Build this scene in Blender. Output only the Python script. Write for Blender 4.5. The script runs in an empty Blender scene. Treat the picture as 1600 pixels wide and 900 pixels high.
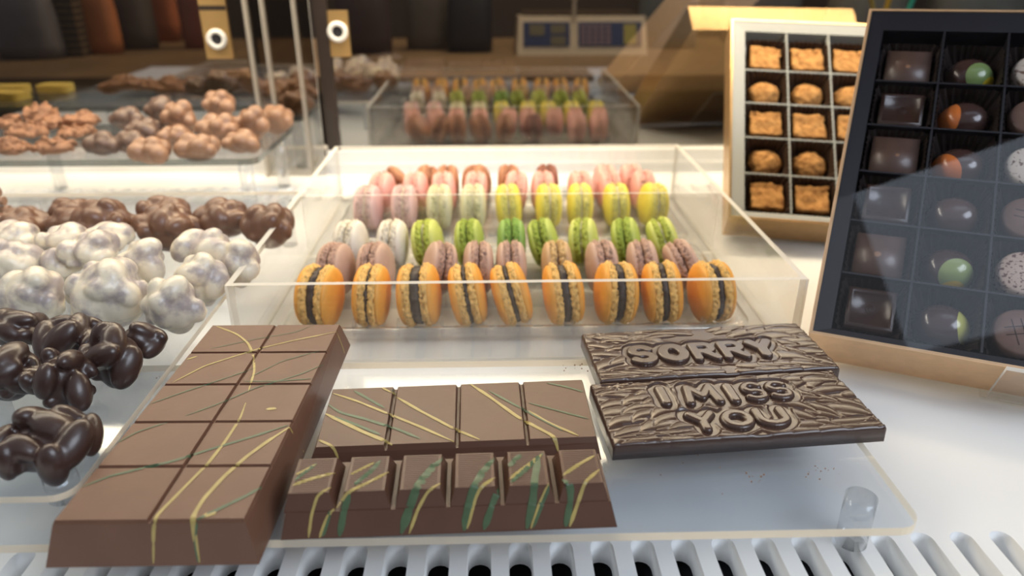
import bpy, bmesh, math, random
import numpy as np
from mathutils import Vector, Matrix, noise
from mathutils.bvhtree import BVHTree

random.seed(7); np.random.seed(7)
SC = bpy.context.scene
COL = SC.collection
PI = math.pi

# ------------------------------------------------------------------ camera
FPX, PITCH, YAW = 1150.0, math.radians(24.6), math.radians(1.54)
cam_data = bpy.data.cameras.new('camera'); cam = bpy.data.objects.new('camera', cam_data); COL.objects.link(cam)
cam_data.sensor_width = 36.0; cam_data.lens = FPX / 1600 * 36.0
cam_data.clip_start = 0.01; cam_data.clip_end = 30
cam.location = (0, 0, 0.27); cam.rotation_euler = (PI / 2 - PITCH, 0, -YAW)
cam_data.dof.use_dof = True; cam_data.dof.focus_distance = 0.42; cam_data.dof.aperture_fstop = 6.0
SC.camera = cam
# ------------------------------------------------------------------ light and exposure
SC.view_settings.view_transform = 'Standard'; SC.view_settings.look = 'None'
SC.view_settings.gamma = 1.0; SC.view_settings.use_curve_mapping = False
SC.view_settings.exposure = 0.72
SC.cycles.use_denoising = True
SC.cycles.max_bounces = 10; SC.cycles.transparent_max_bounces = 40
SC.cycles.caustics_reflective = False; SC.cycles.caustics_refractive = False
world = bpy.data.worlds.new('world'); SC.world = world; world.use_nodes = True
world.node_tree.nodes['Background'].inputs[0].default_value = (0.88, 0.92, 1.0, 1)
world.node_tree.nodes['Background'].inputs[1].default_value = 0.20

def area_light(name, loc, target, sx, sy, power, color):
    l = bpy.data.lights.new(name, 'AREA'); l.shape = 'RECTANGLE'; l.size = sx; l.size_y = sy
    l.energy = power; l.color = color
    o = bpy.data.objects.new(name, l); COL.objects.link(o); o.location = loc
    d = Vector(target) - Vector(loc); o.rotation_euler = d.to_track_quat('-Z', 'Y').to_euler()
    return o
area_light('case_lamp', (0.0, 0.88, 0.46), (0.0, 0.92, 0.0), 1.7, 0.06, 4.8, (1.0, 0.84, 0.60))
area_light('case_lamp_front', (-0.42, 0.58, 0.60), (-0.30, 0.45, 0.0), 0.95, 0.05, 2.2, (1.0, 0.90, 0.72))
area_light('shop_window', (1.6, -1.1, 1.7), (0.15, 0.40, 0.05), 1.6, 1.2, 30.0, (0.80, 0.88, 1.0))
area_light('ceiling_panel', (0.75, 0.17, 1.8), (0.75, 0.17, 0.0), 1.15, 0.50, 1.1, (0.70, 0.83, 1.0))
area_light('counter_fill', (0.2, 2.0, 1.6), (0.0, 1.9, 0.0), 0.9, 0.3, 24.0, (1.0, 0.78, 0.52))  # added fill without a known source, brightens the counter and bags

# ------------------------------------------------------------------ picture geometry (photo pixel -> ray), used only to measure places
_F0 = Vector((0, math.cos(PITCH), -math.sin(PITCH))); _U0 = Vector((0, math.sin(PITCH), math.cos(PITCH)))
_RZ = Matrix.Rotation(-YAW, 3, 'Z'); FW = _RZ @ _F0; UP = _RZ @ _U0; RT = _RZ @ Vector((1, 0, 0)); CP = Vector((0, 0, 0.27))
def ray(u, v): return FW + RT * ((u - 800) / FPX) + UP * ((450 - v) / FPX)
def atz(u, v, z):
    d = ray(u, v); return CP + d * ((z - CP.z) / d.z)
def aty(u, v, y):
    d = ray(u, v); return CP + d * (y / d.y)

# ------------------------------------------------------------------ materials
MATS = {}
def nodes_of(name):
    m = bpy.data.materials.new(name); m.use_nodes = True
    nt = m.node_tree; b = nt.nodes['Principled BSDF']
    return m, nt, b
def mk(name, col, rough=0.5, var=0.0, vscale=60, bump=0.0, bscale=200, metal=0.0, coat=0.0, spec=0.5, col2=None, emit=None, sss=0.0, bdist=0.001, coat_rough=0.15, thresh=None):
    if name in MATS: return MATS[name]
    m, nt, b = nodes_of(name); N = nt.nodes.new; L = nt.links.new
    b.inputs['Base Color'].default_value = (*col, 1); b.inputs['Roughness'].default_value = rough
    b.inputs['Metallic'].default_value = metal; b.inputs['Coat Weight'].default_value = coat
    b.inputs['Coat Roughness'].default_value = coat_rough
    b.inputs['Specular IOR Level'].default_value = spec
    if sss:
        b.inputs['Subsurface Weight'].default_value = sss; b.inputs['Subsurface Radius'].default_value = (0.006, 0.004, 0.002)
    if emit: b.inputs['Emission Color'].default_value = (*emit[0], 1); b.inputs['Emission Strength'].default_value = emit[1]
    if var or bump or col2:
        tc = N('ShaderNodeTexCoord')
    if var or col2:
        n = N('ShaderNodeTexNoise'); n.inputs['Scale'].default_value = vscale; n.inputs['Detail'].default_value = 4
        L(tc.outputs['Object'], n.inputs['Vector'])
        r = N('ShaderNodeValToRGB'); lo, hi = thresh or (0.3, 0.7)
        r.color_ramp.elements[0].position = lo; r.color_ramp.elements[1].position = hi
        c2 = col2 or tuple(max(0, c * (1 - var)) for c in col)
        r.color_ramp.elements[0].color = (*c2, 1); r.color_ramp.elements[1].color = (*col, 1)
        L(n.outputs['Fac'], r.inputs['Fac']); L(r.outputs['Color'], b.inputs['Base Color'])
    if bump:
        n2 = N('ShaderNodeTexNoise'); n2.inputs['Scale'].default_value = bscale; n2.inputs['Detail'].default_value = 3
        L(tc.outputs['Object'], n2.inputs['Vector'])
        bp = N('ShaderNodeBump'); bp.inputs['Strength'].default_value = bump; bp.inputs['Distance'].default_value = bdist
        L(n2.outputs['Fac'], bp.inputs['Height']); L(bp.outputs['Normal'], b.inputs['Normal'])
    MATS[name] = m; return m
def clear_mat(name, tint, base_refl, rough=0.02, frost=0.0, frost_col=(1, 1, 1), scratch=0.0):
    """thin clear sheet: transparent, Schlick reflection, a little frosting"""
    m, nt, b = nodes_of(name); N = nt.nodes.new; L = nt.links.new
    nt.nodes.remove(b); out = nt.nodes['Material Output']
    tr = N('ShaderNodeBsdfTransparent'); tr.inputs[0].default_value = (*tint, 1)
    gl = N('ShaderNodeBsdfGlossy'); gl.inputs['Roughness'].default_value = rough
    lw = N('ShaderNodeLayerWeight'); lw.inputs['Blend'].default_value = 0.5
    pw = N('ShaderNodeMath'); pw.operation = 'POWER'; pw.inputs[1].default_value = 5
    ma = N('ShaderNodeMath'); ma.operation = 'MULTIPLY_ADD'; ma.inputs[1].default_value = 1 - base_refl; ma.inputs[2].default_value = base_refl
    L(lw.outputs['Facing'], pw.inputs[0]); L(pw.outputs[0], ma.inputs[0])
    mx = N('ShaderNodeMixShader'); L(ma.outputs[0], mx.inputs[0]); L(tr.outputs[0], mx.inputs[1]); L(gl.outputs[0], mx.inputs[2])
    last = mx
    if frost:
        df = N('ShaderNodeBsdfDiffuse'); df.inputs[0].default_value = (*frost_col, 1)
        tl = N('ShaderNodeBsdfTranslucent'); tl.inputs[0].default_value = (*frost_col, 1)
        ad = N('ShaderNodeMixShader'); ad.inputs[0].default_value = 0.5; L(df.outputs[0], ad.inputs[1]); L(tl.outputs[0], ad.inputs[2])
        m2 = N('ShaderNodeMixShader'); m2.inputs[0].default_value = frost
        if scratch:
            tc = N('ShaderNodeTexCoord'); mp = N('ShaderNodeMapping'); mp.inputs['Scale'].default_value = (40, 40, 40)
            n = N('ShaderNodeTexNoise'); n.inputs['Scale'].default_value = 1; n.inputs['Detail'].default_value = 5
            L(tc.outputs['Object'], mp.inputs['Vector']); L(mp.outputs[0], n.inputs['Vector'])
            r = N('ShaderNodeMath'); r.operation = 'MULTIPLY_ADD'; r.inputs[1].default_value = scratch; r.inputs[2].default_value = frost - scratch * 0.5
            r.use_clamp = True; L(n.outputs['Fac'], r.inputs[0]); L(r.outputs[0], m2.inputs[0])
        L(mx.outputs[0], m2.inputs[1]); L(ad.outputs[0], m2.inputs[2]); last = m2
    L(last.outputs[0], out.inputs['Surface'])
    MATS[name] = m; return m

ACR = clear_mat('acrylic', (0.985, 0.985, 0.98), 0.045, 0.03, 0.012, (0.95, 0.95, 0.93), 0.03)
ACR_EDGE = clear_mat('acrylic_edge', (0.95, 0.95, 0.93), 0.12, 0.2, 0.80, (1.0, 0.97, 0.90))
ACR_PLATE = clear_mat('acrylic_plate', (0.925, 0.945, 0.965), 0.05, 0.04, 0.03, (0.92, 0.93, 0.95), 0.06)
ACR_LEG = clear_mat('acrylic_leg', (0.93, 0.94, 0.95), 0.10, 0.05, 0.10, (0.95, 0.95, 0.95))
PLASTIC = clear_mat('tray_plastic', (0.97, 0.97, 0.96), 0.10, 0.06, 0.05, (0.95, 0.95, 0.93))
FILM = clear_mat('cover_film', (0.97, 0.97, 0.98), 0.040, 0.01)
SCREEN_EDGE = clear_mat('screen_edge', (0.9, 0.88, 0.84), 0.12, 0.15, 0.40, (0.9, 0.84, 0.76))
DOOR_GLASS = clear_mat('door_glass', (0.60, 0.55, 0.46), 0.36, 0.02)
WHITE = mk('white_panel', (0.80, 0.80, 0.79), 0.50, bump=0.02, bscale=60)
DARKVOID = mk('dark_void', (0.028, 0.028, 0.031), 0.7, bump=0.1)
MILK = mk('milk_chocolate', (0.152, 0.074, 0.046), 0.42, var=0.14, vscale=45, bump=0.06, bscale=260, coat=0.05, coat_rough=0.3, spec=0.35)
MILK2 = mk('milk_chocolate_dark', (0.108, 0.052, 0.034), 0.40, var=0.15, vscale=45, bump=0.06, bscale=260, coat=0.06, coat_rough=0.3, spec=0.35)
MOLD = mk('moulded_chocolate', (0.066, 0.036, 0.026), 0.28, var=0.12, vscale=60, bump=0.02, bscale=420, coat=0.22, coat_rough=0.20, spec=0.42)
DARKC = mk('dark_chocolate', (0.052, 0.026, 0.020), 0.36, var=0.25, vscale=70, bump=0.06, bscale=250, coat=0.25, coat_rough=0.25)
DARKM = mk('matte_dark_chocolate', (0.085, 0.050, 0.042), 0.45, var=0.2, vscale=120, bump=0.05, bscale=400)
WHITEC = mk('white_chocolate', (0.74, 0.66, 0.52), 0.36, col2=(0.40, 0.34, 0.32), vscale=75, thresh=(0.40, 0.56), bump=0.05, bscale=200, sss=0.15, coat=0.15)
BROWNC = mk('milk_cluster_chocolate', (0.165, 0.078, 0.045), 0.40, var=0.2, vscale=50, bump=0.05, bscale=220, coat=0.12)
CARAMELC = mk('pale_milk_chocolate', (0.31, 0.165, 0.095), 0.42, var=0.2, vscale=50, bump=0.05, bscale=220, coat=0.1)
CRISPC = mk('crisp_chocolate', (0.30, 0.140, 0.070), 0.6, var=0.35, vscale=140, bump=0.3, bscale=500)
YELLOW_D = mk('yellow_cocoa_butter', (0.43, 0.33, 0.11), 0.4, var=0.2, vscale=200)
GREEN_D = mk('green_cocoa_butter', (0.075, 0.125, 0.062), 0.4, var=0.25, vscale=200)
FILL_D = mk('dark_ganache', (0.035, 0.019, 0.015), 0.55, var=0.4, vscale=300, bump=0.5, bscale=500)
FILL_W = mk('white_cream', (0.75, 0.68, 0.52), 0.5, var=0.15, vscale=300, bump=0.3, bscale=500)
FILL_GAP = mk('mauve_gap_shade', (0.20, 0.115, 0.085), 0.5, var=0.3, vscale=300, bump=0.3, bscale=500)  # filling darkened: shadow of the gap between the feet put into its colour
FILL_P = mk('pink_cream', (0.75, 0.42, 0.40), 0.5, var=0.15, vscale=300, bump=0.3, bscale=500)
GOLD = mk('gold_card', (0.80, 0.52, 0.24), 0.30, var=0.12, vscale=90, metal=0.85, bump=0.15, bscale=700)
ROSE = mk('rose_gold_card', (0.82, 0.56, 0.46), 0.28, var=0.2, vscale=400, metal=0.85, bump=0.3, bscale=900)
GOLD_ROSE = mk('rose_gold_foil', (0.84, 0.55, 0.31), 0.40, var=0.12, vscale=90, metal=0.5, bump=0.15, bscale=700)
GREYCARD = mk('pale_grey_card', (0.36, 0.36, 0.33), 0.6, bump=0.05)
NAVYCARD = mk('dark_navy_card', (0.016, 0.016, 0.021), 0.42, bump=0.06, bscale=500)
CUPPAPER = mk('dark_cup_paper', (0.020, 0.013, 0.012), 0.45, bump=0.05, bscale=300)
CUPBROWN = mk('brown_cup_paper', (0.045, 0.022, 0.012), 0.5, bump=0.05, bscale=300)
COCOA = mk('cocoa_dust', (0.56, 0.285, 0.095), 0.9, col2=(0.27, 0.110, 0.032), vscale=140, thresh=(0.25, 0.60), bump=0.5, bscale=320, spec=0.1)
BRASS = mk('brass', (0.62, 0.40, 0.16), 0.35, metal=0.7, bump=0.03)
RING = mk('pale_ring', (0.80, 0.78, 0.72), 0.3, bump=0.02)
FRAME_DK = mk('dark_door_frame', (0.030, 0.020, 0.015), 0.4, bump=0.03)
WOOD = mk('counter_wood', (0.20, 0.135, 0.080), 0.5, var=0.35, vscale=9, bump=0.1, bscale=40)
WALLM = mk('dim_wall', (0.060, 0.044, 0.036), 0.8, var=0.3, vscale=3)

# ------------------------------------------------------------------ object helpers
def link(name, me, mats, parent=None, loc=None):
    o = bpy.data.objects.new(name, me); COL.objects.link(o)
    if mats is not None:
        for m in (mats if isinstance(mats, (list, tuple)) else [mats]): me.materials.append(m)
    if parent is not None: o.parent = parent
    if loc is not None: o.location = loc
    return o
def bm_obj(name, bm, mats, parent=None, smooth=False, loc=None, off=None):
    if off is not None: bmesh.ops.translate(bm, verts=bm.verts, vec=-Vector(off))
    bmesh.ops.recalc_face_normals(bm, faces=bm.faces)
    me = bpy.data.meshes.new(name); bm.to_mesh(me); bm.free()
    if smooth: me.shade_smooth()
    return link(name, me, mats, parent, loc)
def tag(o, label=None, cat=None, group=None, kind=None):
    if label: o['label'] = label
    if cat: o['category'] = cat
    if group: o['group'] = group
    if kind: o['kind'] = kind
    return o
def thing(name, label, cat, loc=(0, 0, 0), group=None, rot=None, mat=None):
    o = bpy.data.objects.new(name, None); COL.objects.link(o); o.empty_display_size = 0.01
    if mat is not None: o.matrix_world = mat
    else:
        o.location = loc
        if rot: o.rotation_euler = rot
    return tag(o, label, cat, group)
def add_box(bm, x0, x1, y0, y1, z0, z1, mi=0, M=None):
    vs = [bm.verts.new(Vector(p)) for p in ((x0, y0, z0), (x1, y0, z0), (x1, y1, z0), (x0, y1, z0), (x0, y0, z1), (x1, y0, z1), (x1, y1, z1), (x0, y1, z1))]
    if M is not None:
        for v in vs: v.co = M @ v.co
    fs = []
    for idx in ((3, 2, 1, 0), (4, 5, 6, 7), (0, 1, 5, 4), (1, 2, 6, 5), (2, 3, 7, 6), (3, 0, 4, 7)):
        f = bm.faces.new([vs[i] for i in idx]); f.material_index = mi; fs.append(f)
    return fs
def panel(bm, x0, x1, y0, y1, z0, z1, M=None):
    """acrylic sheet: the two large faces clear (0), the four edges frosty (1)"""
    fs = add_box(bm, x0, x1, y0, y1, z0, z1, 1, M)
    d = (x1 - x0, y1 - y0, z1 - z0); k = d.index(min(d))
    for i in {2: (0, 1), 1: (2, 4), 0: (3, 5)}[k]: fs[i].material_index = 0
def bevel(bm, w, seg=2, verts=None):
    es = [e for e in bm.edges if len(e.link_faces) == 2 and e.calc_face_angle(0) > 0.5]
    bmesh.ops.bevel(bm, geom=es, offset=w, segments=seg, affect='EDGES', profile=0.5)
def add_hex(bm, b4, t4, mi=0):
    """solid between two quads"""
    b = [bm.verts.new(Vector(p)) for p in b4]; t = [bm.verts.new(Vector(p)) for p in t4]
    fs = [bm.faces.new(b[::-1]), bm.faces.new(t)]
    for i in range(4): fs.append(bm.faces.new((b[i], b[(i + 1) % 4], t[(i + 1) % 4], t[i])))
    for f in fs: f.material_index = mi
    return fs
def add_cyl(bm, c, r0, r1, z0, z1, n=24, mi=0, cap=True):
    a = [bm.verts.new((c[0] + r0 * math.cos(2 * PI * i / n), c[1] + r0 * math.sin(2 * PI * i / n), z0)) for i in range(n)]
    b = [bm.verts.new((c[0] + r1 * math.cos(2 * PI * i / n), c[1] + r1 * math.sin(2 * PI * i / n), z1)) for i in range(n)]
    for i in range(n):
        f = bm.faces.new((a[i], a[(i + 1) % n], b[(i + 1) % n], b[i])); f.material_index = mi; f.smooth = True
    if cap:
        bm.faces.new(a[::-1]).material_index = mi; bm.faces.new(b).material_index = mi
def add_prism(bm, pts, z0, z1, mi_top=0, mi_side=1):
    a = [bm.verts.new((p[0], p[1], z0)) for p in pts]; b = [bm.verts.new((p[0], p[1], z1)) for p in pts]; n = len(pts)
    bm.faces.new(a[::-1]).material_index = mi_top; bm.faces.new(b).material_index = mi_top
    for i in range(n): bm.faces.new((a[i], a[(i + 1) % n], b[(i + 1) % n], b[i])).material_index = mi_side
def round_rect(x0, x1, y0, y1, r, n=6):
    pts = []
    for cx, cy, a0 in ((x1 - r, y0 + r, -90), (x1 - r, y1 - r, 0), (x0 + r, y1 - r, 90), (x0 + r, y0 + r, 180)):
        for k in range(n + 1):
            a = math.radians(a0 + 90 * k / n); pts.append((cx + r * math.cos(a), cy + r * math.sin(a)))
    return pts
ORD = ['first', 'second', 'third', 'fourth', 'fifth', 'sixth', 'seventh', 'eighth', 'ninth', 'tenth', 'eleventh', 'twelfth', 'thirteenth', 'fourteenth', 'fifteenth']

# ================================================================== SETTING
# --- case deck: white slotted panel
PITCH_X, SLOT_R, X0S = 0.0203, 0.0058, 0.0725
DX0, DX1 = X0S - PITCH_X * 46.5, X0S + PITCH_X * 46.5
def slot_row(bm, ya, yb, y0, y1, depth, ring):
    """cells [y0,y1]; slot caps centred at ya, yb"""
    n = 8; h = PITCH_X / 2
    ring_prev = None
    for k in range(93):
        xc = DX0 + h + k * PITCH_X
        inner, outer = [], []
        for i in range(n + 1):
            a = PI * i / n; c, s = math.cos(a), math.sin(a); m = max(abs(c), abs(s))
            inner.append((xc + SLOT_R * c, yb + SLOT_R * s)); outer.append((xc + h * c / m, min(y1, yb + (y1 - yb) * s / m)))
        for i in range(n + 1):
            a = PI + PI * i / n; c, s = math.cos(a), math.sin(a); m = max(abs(c), abs(s))
            inner.append((xc + SLOT_R * c, ya + SLOT_R * s)); outer.append((xc + h * c / m, ya + (ya - y0) * s / m))
        iv = [bm.verts.new((x, y, 0)) for x, y in inner]; ov = [bm.verts.new((x, y, 0)) for x, y in outer]
        lv = [bm.verts.new((x, y, -depth)) for x, y in inner]; N = len(iv)
        for i in range(N):
            j = (i + 1) % N
            bm.faces.new((iv[i], ov[i], ov[j], iv[j])); bm.faces.new((iv[j], lv[j], lv[i], iv[i])).smooth = True
bm = bmesh.new()
YF0, YF1, YR0, YR1 = 0.120, 0.2885, 0.835, 0.915
slot_row(bm, 0.20, 0.2784, YF0, YF1, 0.016, None)
slot_row(bm, 0.853, 0.897, YR0, YR1, 0.016, None)
for y0, y1 in ((0.0, YF0), (YF1, YR0), (YR1, 0.975)):
    bm.faces.new([bm.verts.new(p) for p in ((DX0, y0, 0), (DX1, y0, 0), (DX1, y1, 0), (DX0, y1, 0))])
bmesh.ops.remove_doubles(bm, verts=bm.verts, dist=1e-5)
tag(bm_obj('floor', bm, WHITE), kind='structure')
bm = bmesh.new(); add_box(bm, DX0, DX1, 0.0, 0.975, -0.06, -0.03)
tag(bm_obj('slot_shade', bm, DARKVOID), kind='structure')  # dark slab below the slots, its colour standing for their unlit depth
# --- sill under the rear doors
bm = bmesh.new()
add_box(bm, -0.216, DX1, 0.955, 0.975, 0.0, 0.032); add_box(bm, -0.216, DX1, 0.9535, 0.955, 0.012, 0.016)
bevel(bm, 0.0008, 1)
tag(bm_obj('trim_1', bm, WHITE), kind='structure')
bm = bmesh.new(); add_box(bm, DX0, -0.216, 0.975, 0.995, -0.03, 0.030)
tag(bm_obj('trim_3', bm, WHITE), kind='structure')
# --- sliding doors
def lock_ring(parent, x, y, z, name):
    bm = bmesh.new(); n = 32
    prof = [(0.0125, 0.0), (0.0125, -0.003), (0.0085, -0.0042), (0.0068, -0.003), (0.0068, 0.0)]
    R = [[bm.verts.new((x + r * math.cos(2 * PI * i / n), y + d, z + r * math.sin(2 * PI * i / n))) for r, d in prof] for i in range(n)]
    for i in range(n):
        for k in range(len(prof) - 1): bm.faces.new((R[i][k], R[i][k + 1], R[(i + 1) % n][k + 1], R[(i + 1) % n][k])).smooth = True
    o = bm_obj('lock_ring', bm, RING, parent, off=parent.location)
    bm = bmesh.new(); c = bm.verts.new((x, y - 0.0006, z)); rr = [bm.verts.new((x + 0.007 * math.cos(2 * PI * i / n), y - 0.0006, z + 0.007 * math.sin(2 * PI * i / n))) for i in range(n)]
    for i in range(n): bm.faces.new((c, rr[i], rr[(i + 1) % n]))
    add_box(bm, x - 0.0012, x + 0.0012, y - 0.002, y - 0.0006, z - 0.006, z + 0.006)
    bm_obj('lock_hole', bm, DARKVOID, parent, off=parent.location)
def door(name, x0, x1, y, z0, z1, post, plate, ring_z):
    t = bpy.data.objects.new(name, None); COL.objects.link(t); t.location = ((x0 + x1) / 2, y, z0); tag(t, kind='structure')
    bm = bmesh.new(); bm.faces.new([bm.verts.new(p) for p in ((x0, y, z0), (x1, y, z0), (x1, y, z1), (x0, y, z1))])
    bm_obj('glass_pane', bm, DOOR_GLASS, t, off=t.location)
    bm = bmesh.new(); add_box(bm, post[0], post[1], y - 0.006, y + 0.006, z0, z1); bevel(bm, 0.001)
    bm_obj('frame_post', bm, post[2], t, off=t.location)
    bm = bmesh.new(); add_box(bm, plate[0], plate[1], y - 0.004, y - 0.0005, plate[2], plate[3]); bevel(bm, 0.001)
    bm_obj('handle_plate', bm, BRASS, t, off=t.location)
    lock_ring(t, (plate[0] + plate[1]) / 2, y - 0.004, ring_z, name)
    return t
door('door_1', -0.216, 1.0, 0.966, 0.032, 0.62, (-0.216, -0.200, FRAME_DK), (-0.2045 + 0.0020, -0.1755, 0.150, 0.204), 0.1795)
DL = door('door_2', -1.0, -0.297, 0.988, 0.030, 0.62, (-0.309, -0.300, FRAME_DK), (-0.362, -0.329, 0.145, 0.230), 0.169)
bm = bmesh.new(); add_box(bm, -0.3622, -0.3288, 0.9836, 0.9842, 0.2035, 0.2085); bm_obj('plate_gap_shade', bm, FRAME_DK, DL, off=DL.location)  # raised dark strip, its colour standing for shade in the plate's gap
bm = bmesh.new(); add_box(bm, -1.0, 1.0, 0.47, 1.02, 0.66, 0.68); tag(bm_obj('ceiling', bm, DARKVOID), kind='structure')
# --- clear upright panels between the doors
t = thing('acrylic_screen', 'clear upright acrylic screen with pale vertical edges between the two dark glass doors', 'screen', (-0.256, 0.955, 0))
bm = bmesh.new(); panel(bm, -0.296, -0.219, 0.951, 0.954, 0.0005, 0.62); bm_obj('clear_sheet', bm, [DOOR_GLASS, ACR_EDGE], t, off=t.location)
for xc in (-0.2945, -0.2745, -0.237):
    bm = bmesh.new(); add_box(bm, xc - 0.0017, xc + 0.0017, 0.945, 0.951, 0.0005, 0.62); bevel(bm, 0.0006, 1)
    bm_obj('edge_strip', bm, SCREEN_EDGE, t, off=t.location)

# --- room behind the doors
bm = bmesh.new(); add_box(bm, -4.0, 4.4, -3.6, -3.5, -1.0, 1.4); tag(bm_obj('wall_front', bm, WALLM), kind='structure')
bm = bmesh.new(); add_box(bm, -4.0, 4.4, -3.5, 2.6, -1.05, -1.0); tag(bm_obj('floor_2', bm, WALLM), kind='structure')
bm = bmesh.new(); add_box(bm, -3.0, 3.4, 2.5, 2.6, -1.0, 2.4); tag(bm_obj('wall_back', bm, WALLM), kind='structure')

# ================================================================== ACRYLIC RISERS
def leg(parent, x, y, z0, z1, r=0.0075):
    bm = bmesh.new(); add_cyl(bm, (x, y), r, r, z0, z1, 28)
    o = bm_obj('leg', bm, ACR_LEG, parent, off=parent.location); return o
def riser(name, label, x0, x1, y0, y1, ztop, th, legs, r=0.012, edge=ACR_EDGE):
    t = thing(name, label, 'riser', ((x0 + x1) / 2, (y0 + y1) / 2, 0))
    bm = bmesh.new(); add_prism(bm, round_rect(x0, x1, y0, y1, r), ztop - th, ztop)
    bm_obj('plate', bm, [ACR_PLATE, edge], t, off=t.location)
    for x, y, z0 in legs: leg(t, x, y, z0, ztop - th)
    return t
EDGE_WARM = clear_mat('acrylic_edge_warm', (0.95, 0.90, 0.80), 0.08, 0.25, 0.80, (1.0, 0.90, 0.74))
EDGE_DARK = clear_mat('acrylic_edge_grey', (0.34, 0.36, 0.34), 0.10, 0.10, 0.08, (0.5, 0.52, 0.5))
riser('low_riser', 'low clear acrylic riser at the front carrying the chocolate bars', -0.62, 0.1945, 0.2525, 0.4065, 0.033, 0.0045,
      [(0.1779, 0.2790, 0), (0.1779, 0.382, 0), (-0.30, 0.382, 0), (-0.12, 0.382, 0)], 0.011, EDGE_WARM)
riser('cluster_riser', 'clear acrylic riser at left carrying dark, white and milk nut clusters', -0.62, -0.1895, 0.2640, 0.720, 0.050, 0.0035,
      [(-0.2054, 0.2840, 0.0333), (-0.2054, 0.700, 0.0), (-0.45, 0.700, 0), (-0.45, 0.284, 0.0333)], 0.010, EDGE_WARM)
riser('high_riser', 'taller clear acrylic riser at the left rear carrying crisp and hazelnut clusters', -0.85, -0.246, 0.758, 0.9287, 0.074, 0.007,
      [(-0.2625, 0.772, 0), (-0.2625, 0.905, 0), (-0.54, 0.772, 0), (-0.54, 0.905, 0)], 0.012, EDGE_DARK)

# ================================================================== MACARON DISPLAY BOX
BX0, BX1, BY0, BYM, BY1, BH = -0.1825, 0.2175, 0.4585, 0.6620, 0.8490, 0.064
t = thing('macaron_display_box', 'wide open clear acrylic box holding six rows of macarons', 'display box', ((BX0 + BX1) / 2, (BY0 + BY1) / 2, 0))
TH = 0.0045
for nm, a in (('front_panel', (BX0, BX1, BY0, BY0 + TH, 0.0005, BH)), ('back_panel', (BX0, BX1, BY1 - TH, BY1, 0.0005, BH)),
              ('side_panel', (BX0, BX0 + TH, BY0 + TH, BY1 - TH, 0.0005, BH)), ('side_panel', (BX1 - TH, BX1, BY0 + TH, BY1 - TH, 0.0005, BH)),
              ('divider_panel', (BX0 + TH, BX1 - TH, BYM - 0.0012, BYM + 0.0012, 0.003, BH - 0.0005)), ('base_panel', (BX0 + TH, BX1 - TH, BY0 + TH, BY1 - TH, 0.0005, 0.0025))):
    bm = bmesh.new(); panel(bm, *a); bm_obj(nm, bm, [ACR, ACR_EDGE], t, off=t.location)
# --- clear trays with cells
def tray(label, x0, x1, y0, y1, rows, xs):
    t = thing('macaron_tray', label, 'tray', ((x0 + x1) / 2, (y0 + y1) / 2, 0.003))
    bm = bmesh.new(); zt = 0.0165
    o = round_rect(x0, x1, y0, y1, 0.016); i = round_rect(x0 + 0.012, x1 - 0.012, y0 + 0.007, y1 - 0.007, 0.012); f = round_rect(x0 + 0.015, x1 - 0.015, y0 + 0.009, y1 - 0.009, 0.011)
    L = [[bm.verts.new((p[0], p[1], z)) for p in q] for q, z in ((o, zt - 0.004), (o, zt), (i, zt), (f, 0.0045))]
    n = len(o)
    for a, b in zip(L[:-1], L[1:]):
        for k in range(n): bm.faces.new((a[k], a[(k + 1) % n], b[(k + 1) % n], b[k])).smooth = True
    bm.faces.new(L[-1])
    bm_obj('tray_shell', bm, PLASTIC, t, off=t.location)
    for ya in rows:
        bm = bmesh.new(); add_box(bm, x0 + 0.016, x1 - 0.016, ya - 0.0012, ya + 0.0012, 0.0047, 0.0185); bevel(bm, 0.0008, 1)
        bm_obj('row_rib', bm, PLASTIC, t, off=t.location)
    for (ya, yb) in zip([y0 + 0.011] + rows, rows + [y1 - 0.011]):
        for xa in xs:
            bm = bmesh.new(); add_box(bm, xa - 0.001, xa + 0.001, ya + 0.0018, ya + 0.0105, 0.0047, 0.0165); bevel(bm, 0.0006, 1)
            bm_obj('cell_rib', bm, PLASTIC, t, off=t.location)
    return t
tray('clear plastic tray under the orange, mauve and green macaron rows', -0.158, 0.193, 0.4800, 0.6580, [0.5425, 0.5995], [-0.1225 + 0.0332 * k + 0.0166 for k in range(-1, 9)])
tray('clear plastic tray under the yellow and pink macaron rows at the back', -0.158, 0.193, 0.6680, 0.8420, [0.7620, 0.8160], [-0.1225 + 0.0332 * k + 0.0166 for k in range(-1, 9)])

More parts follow.
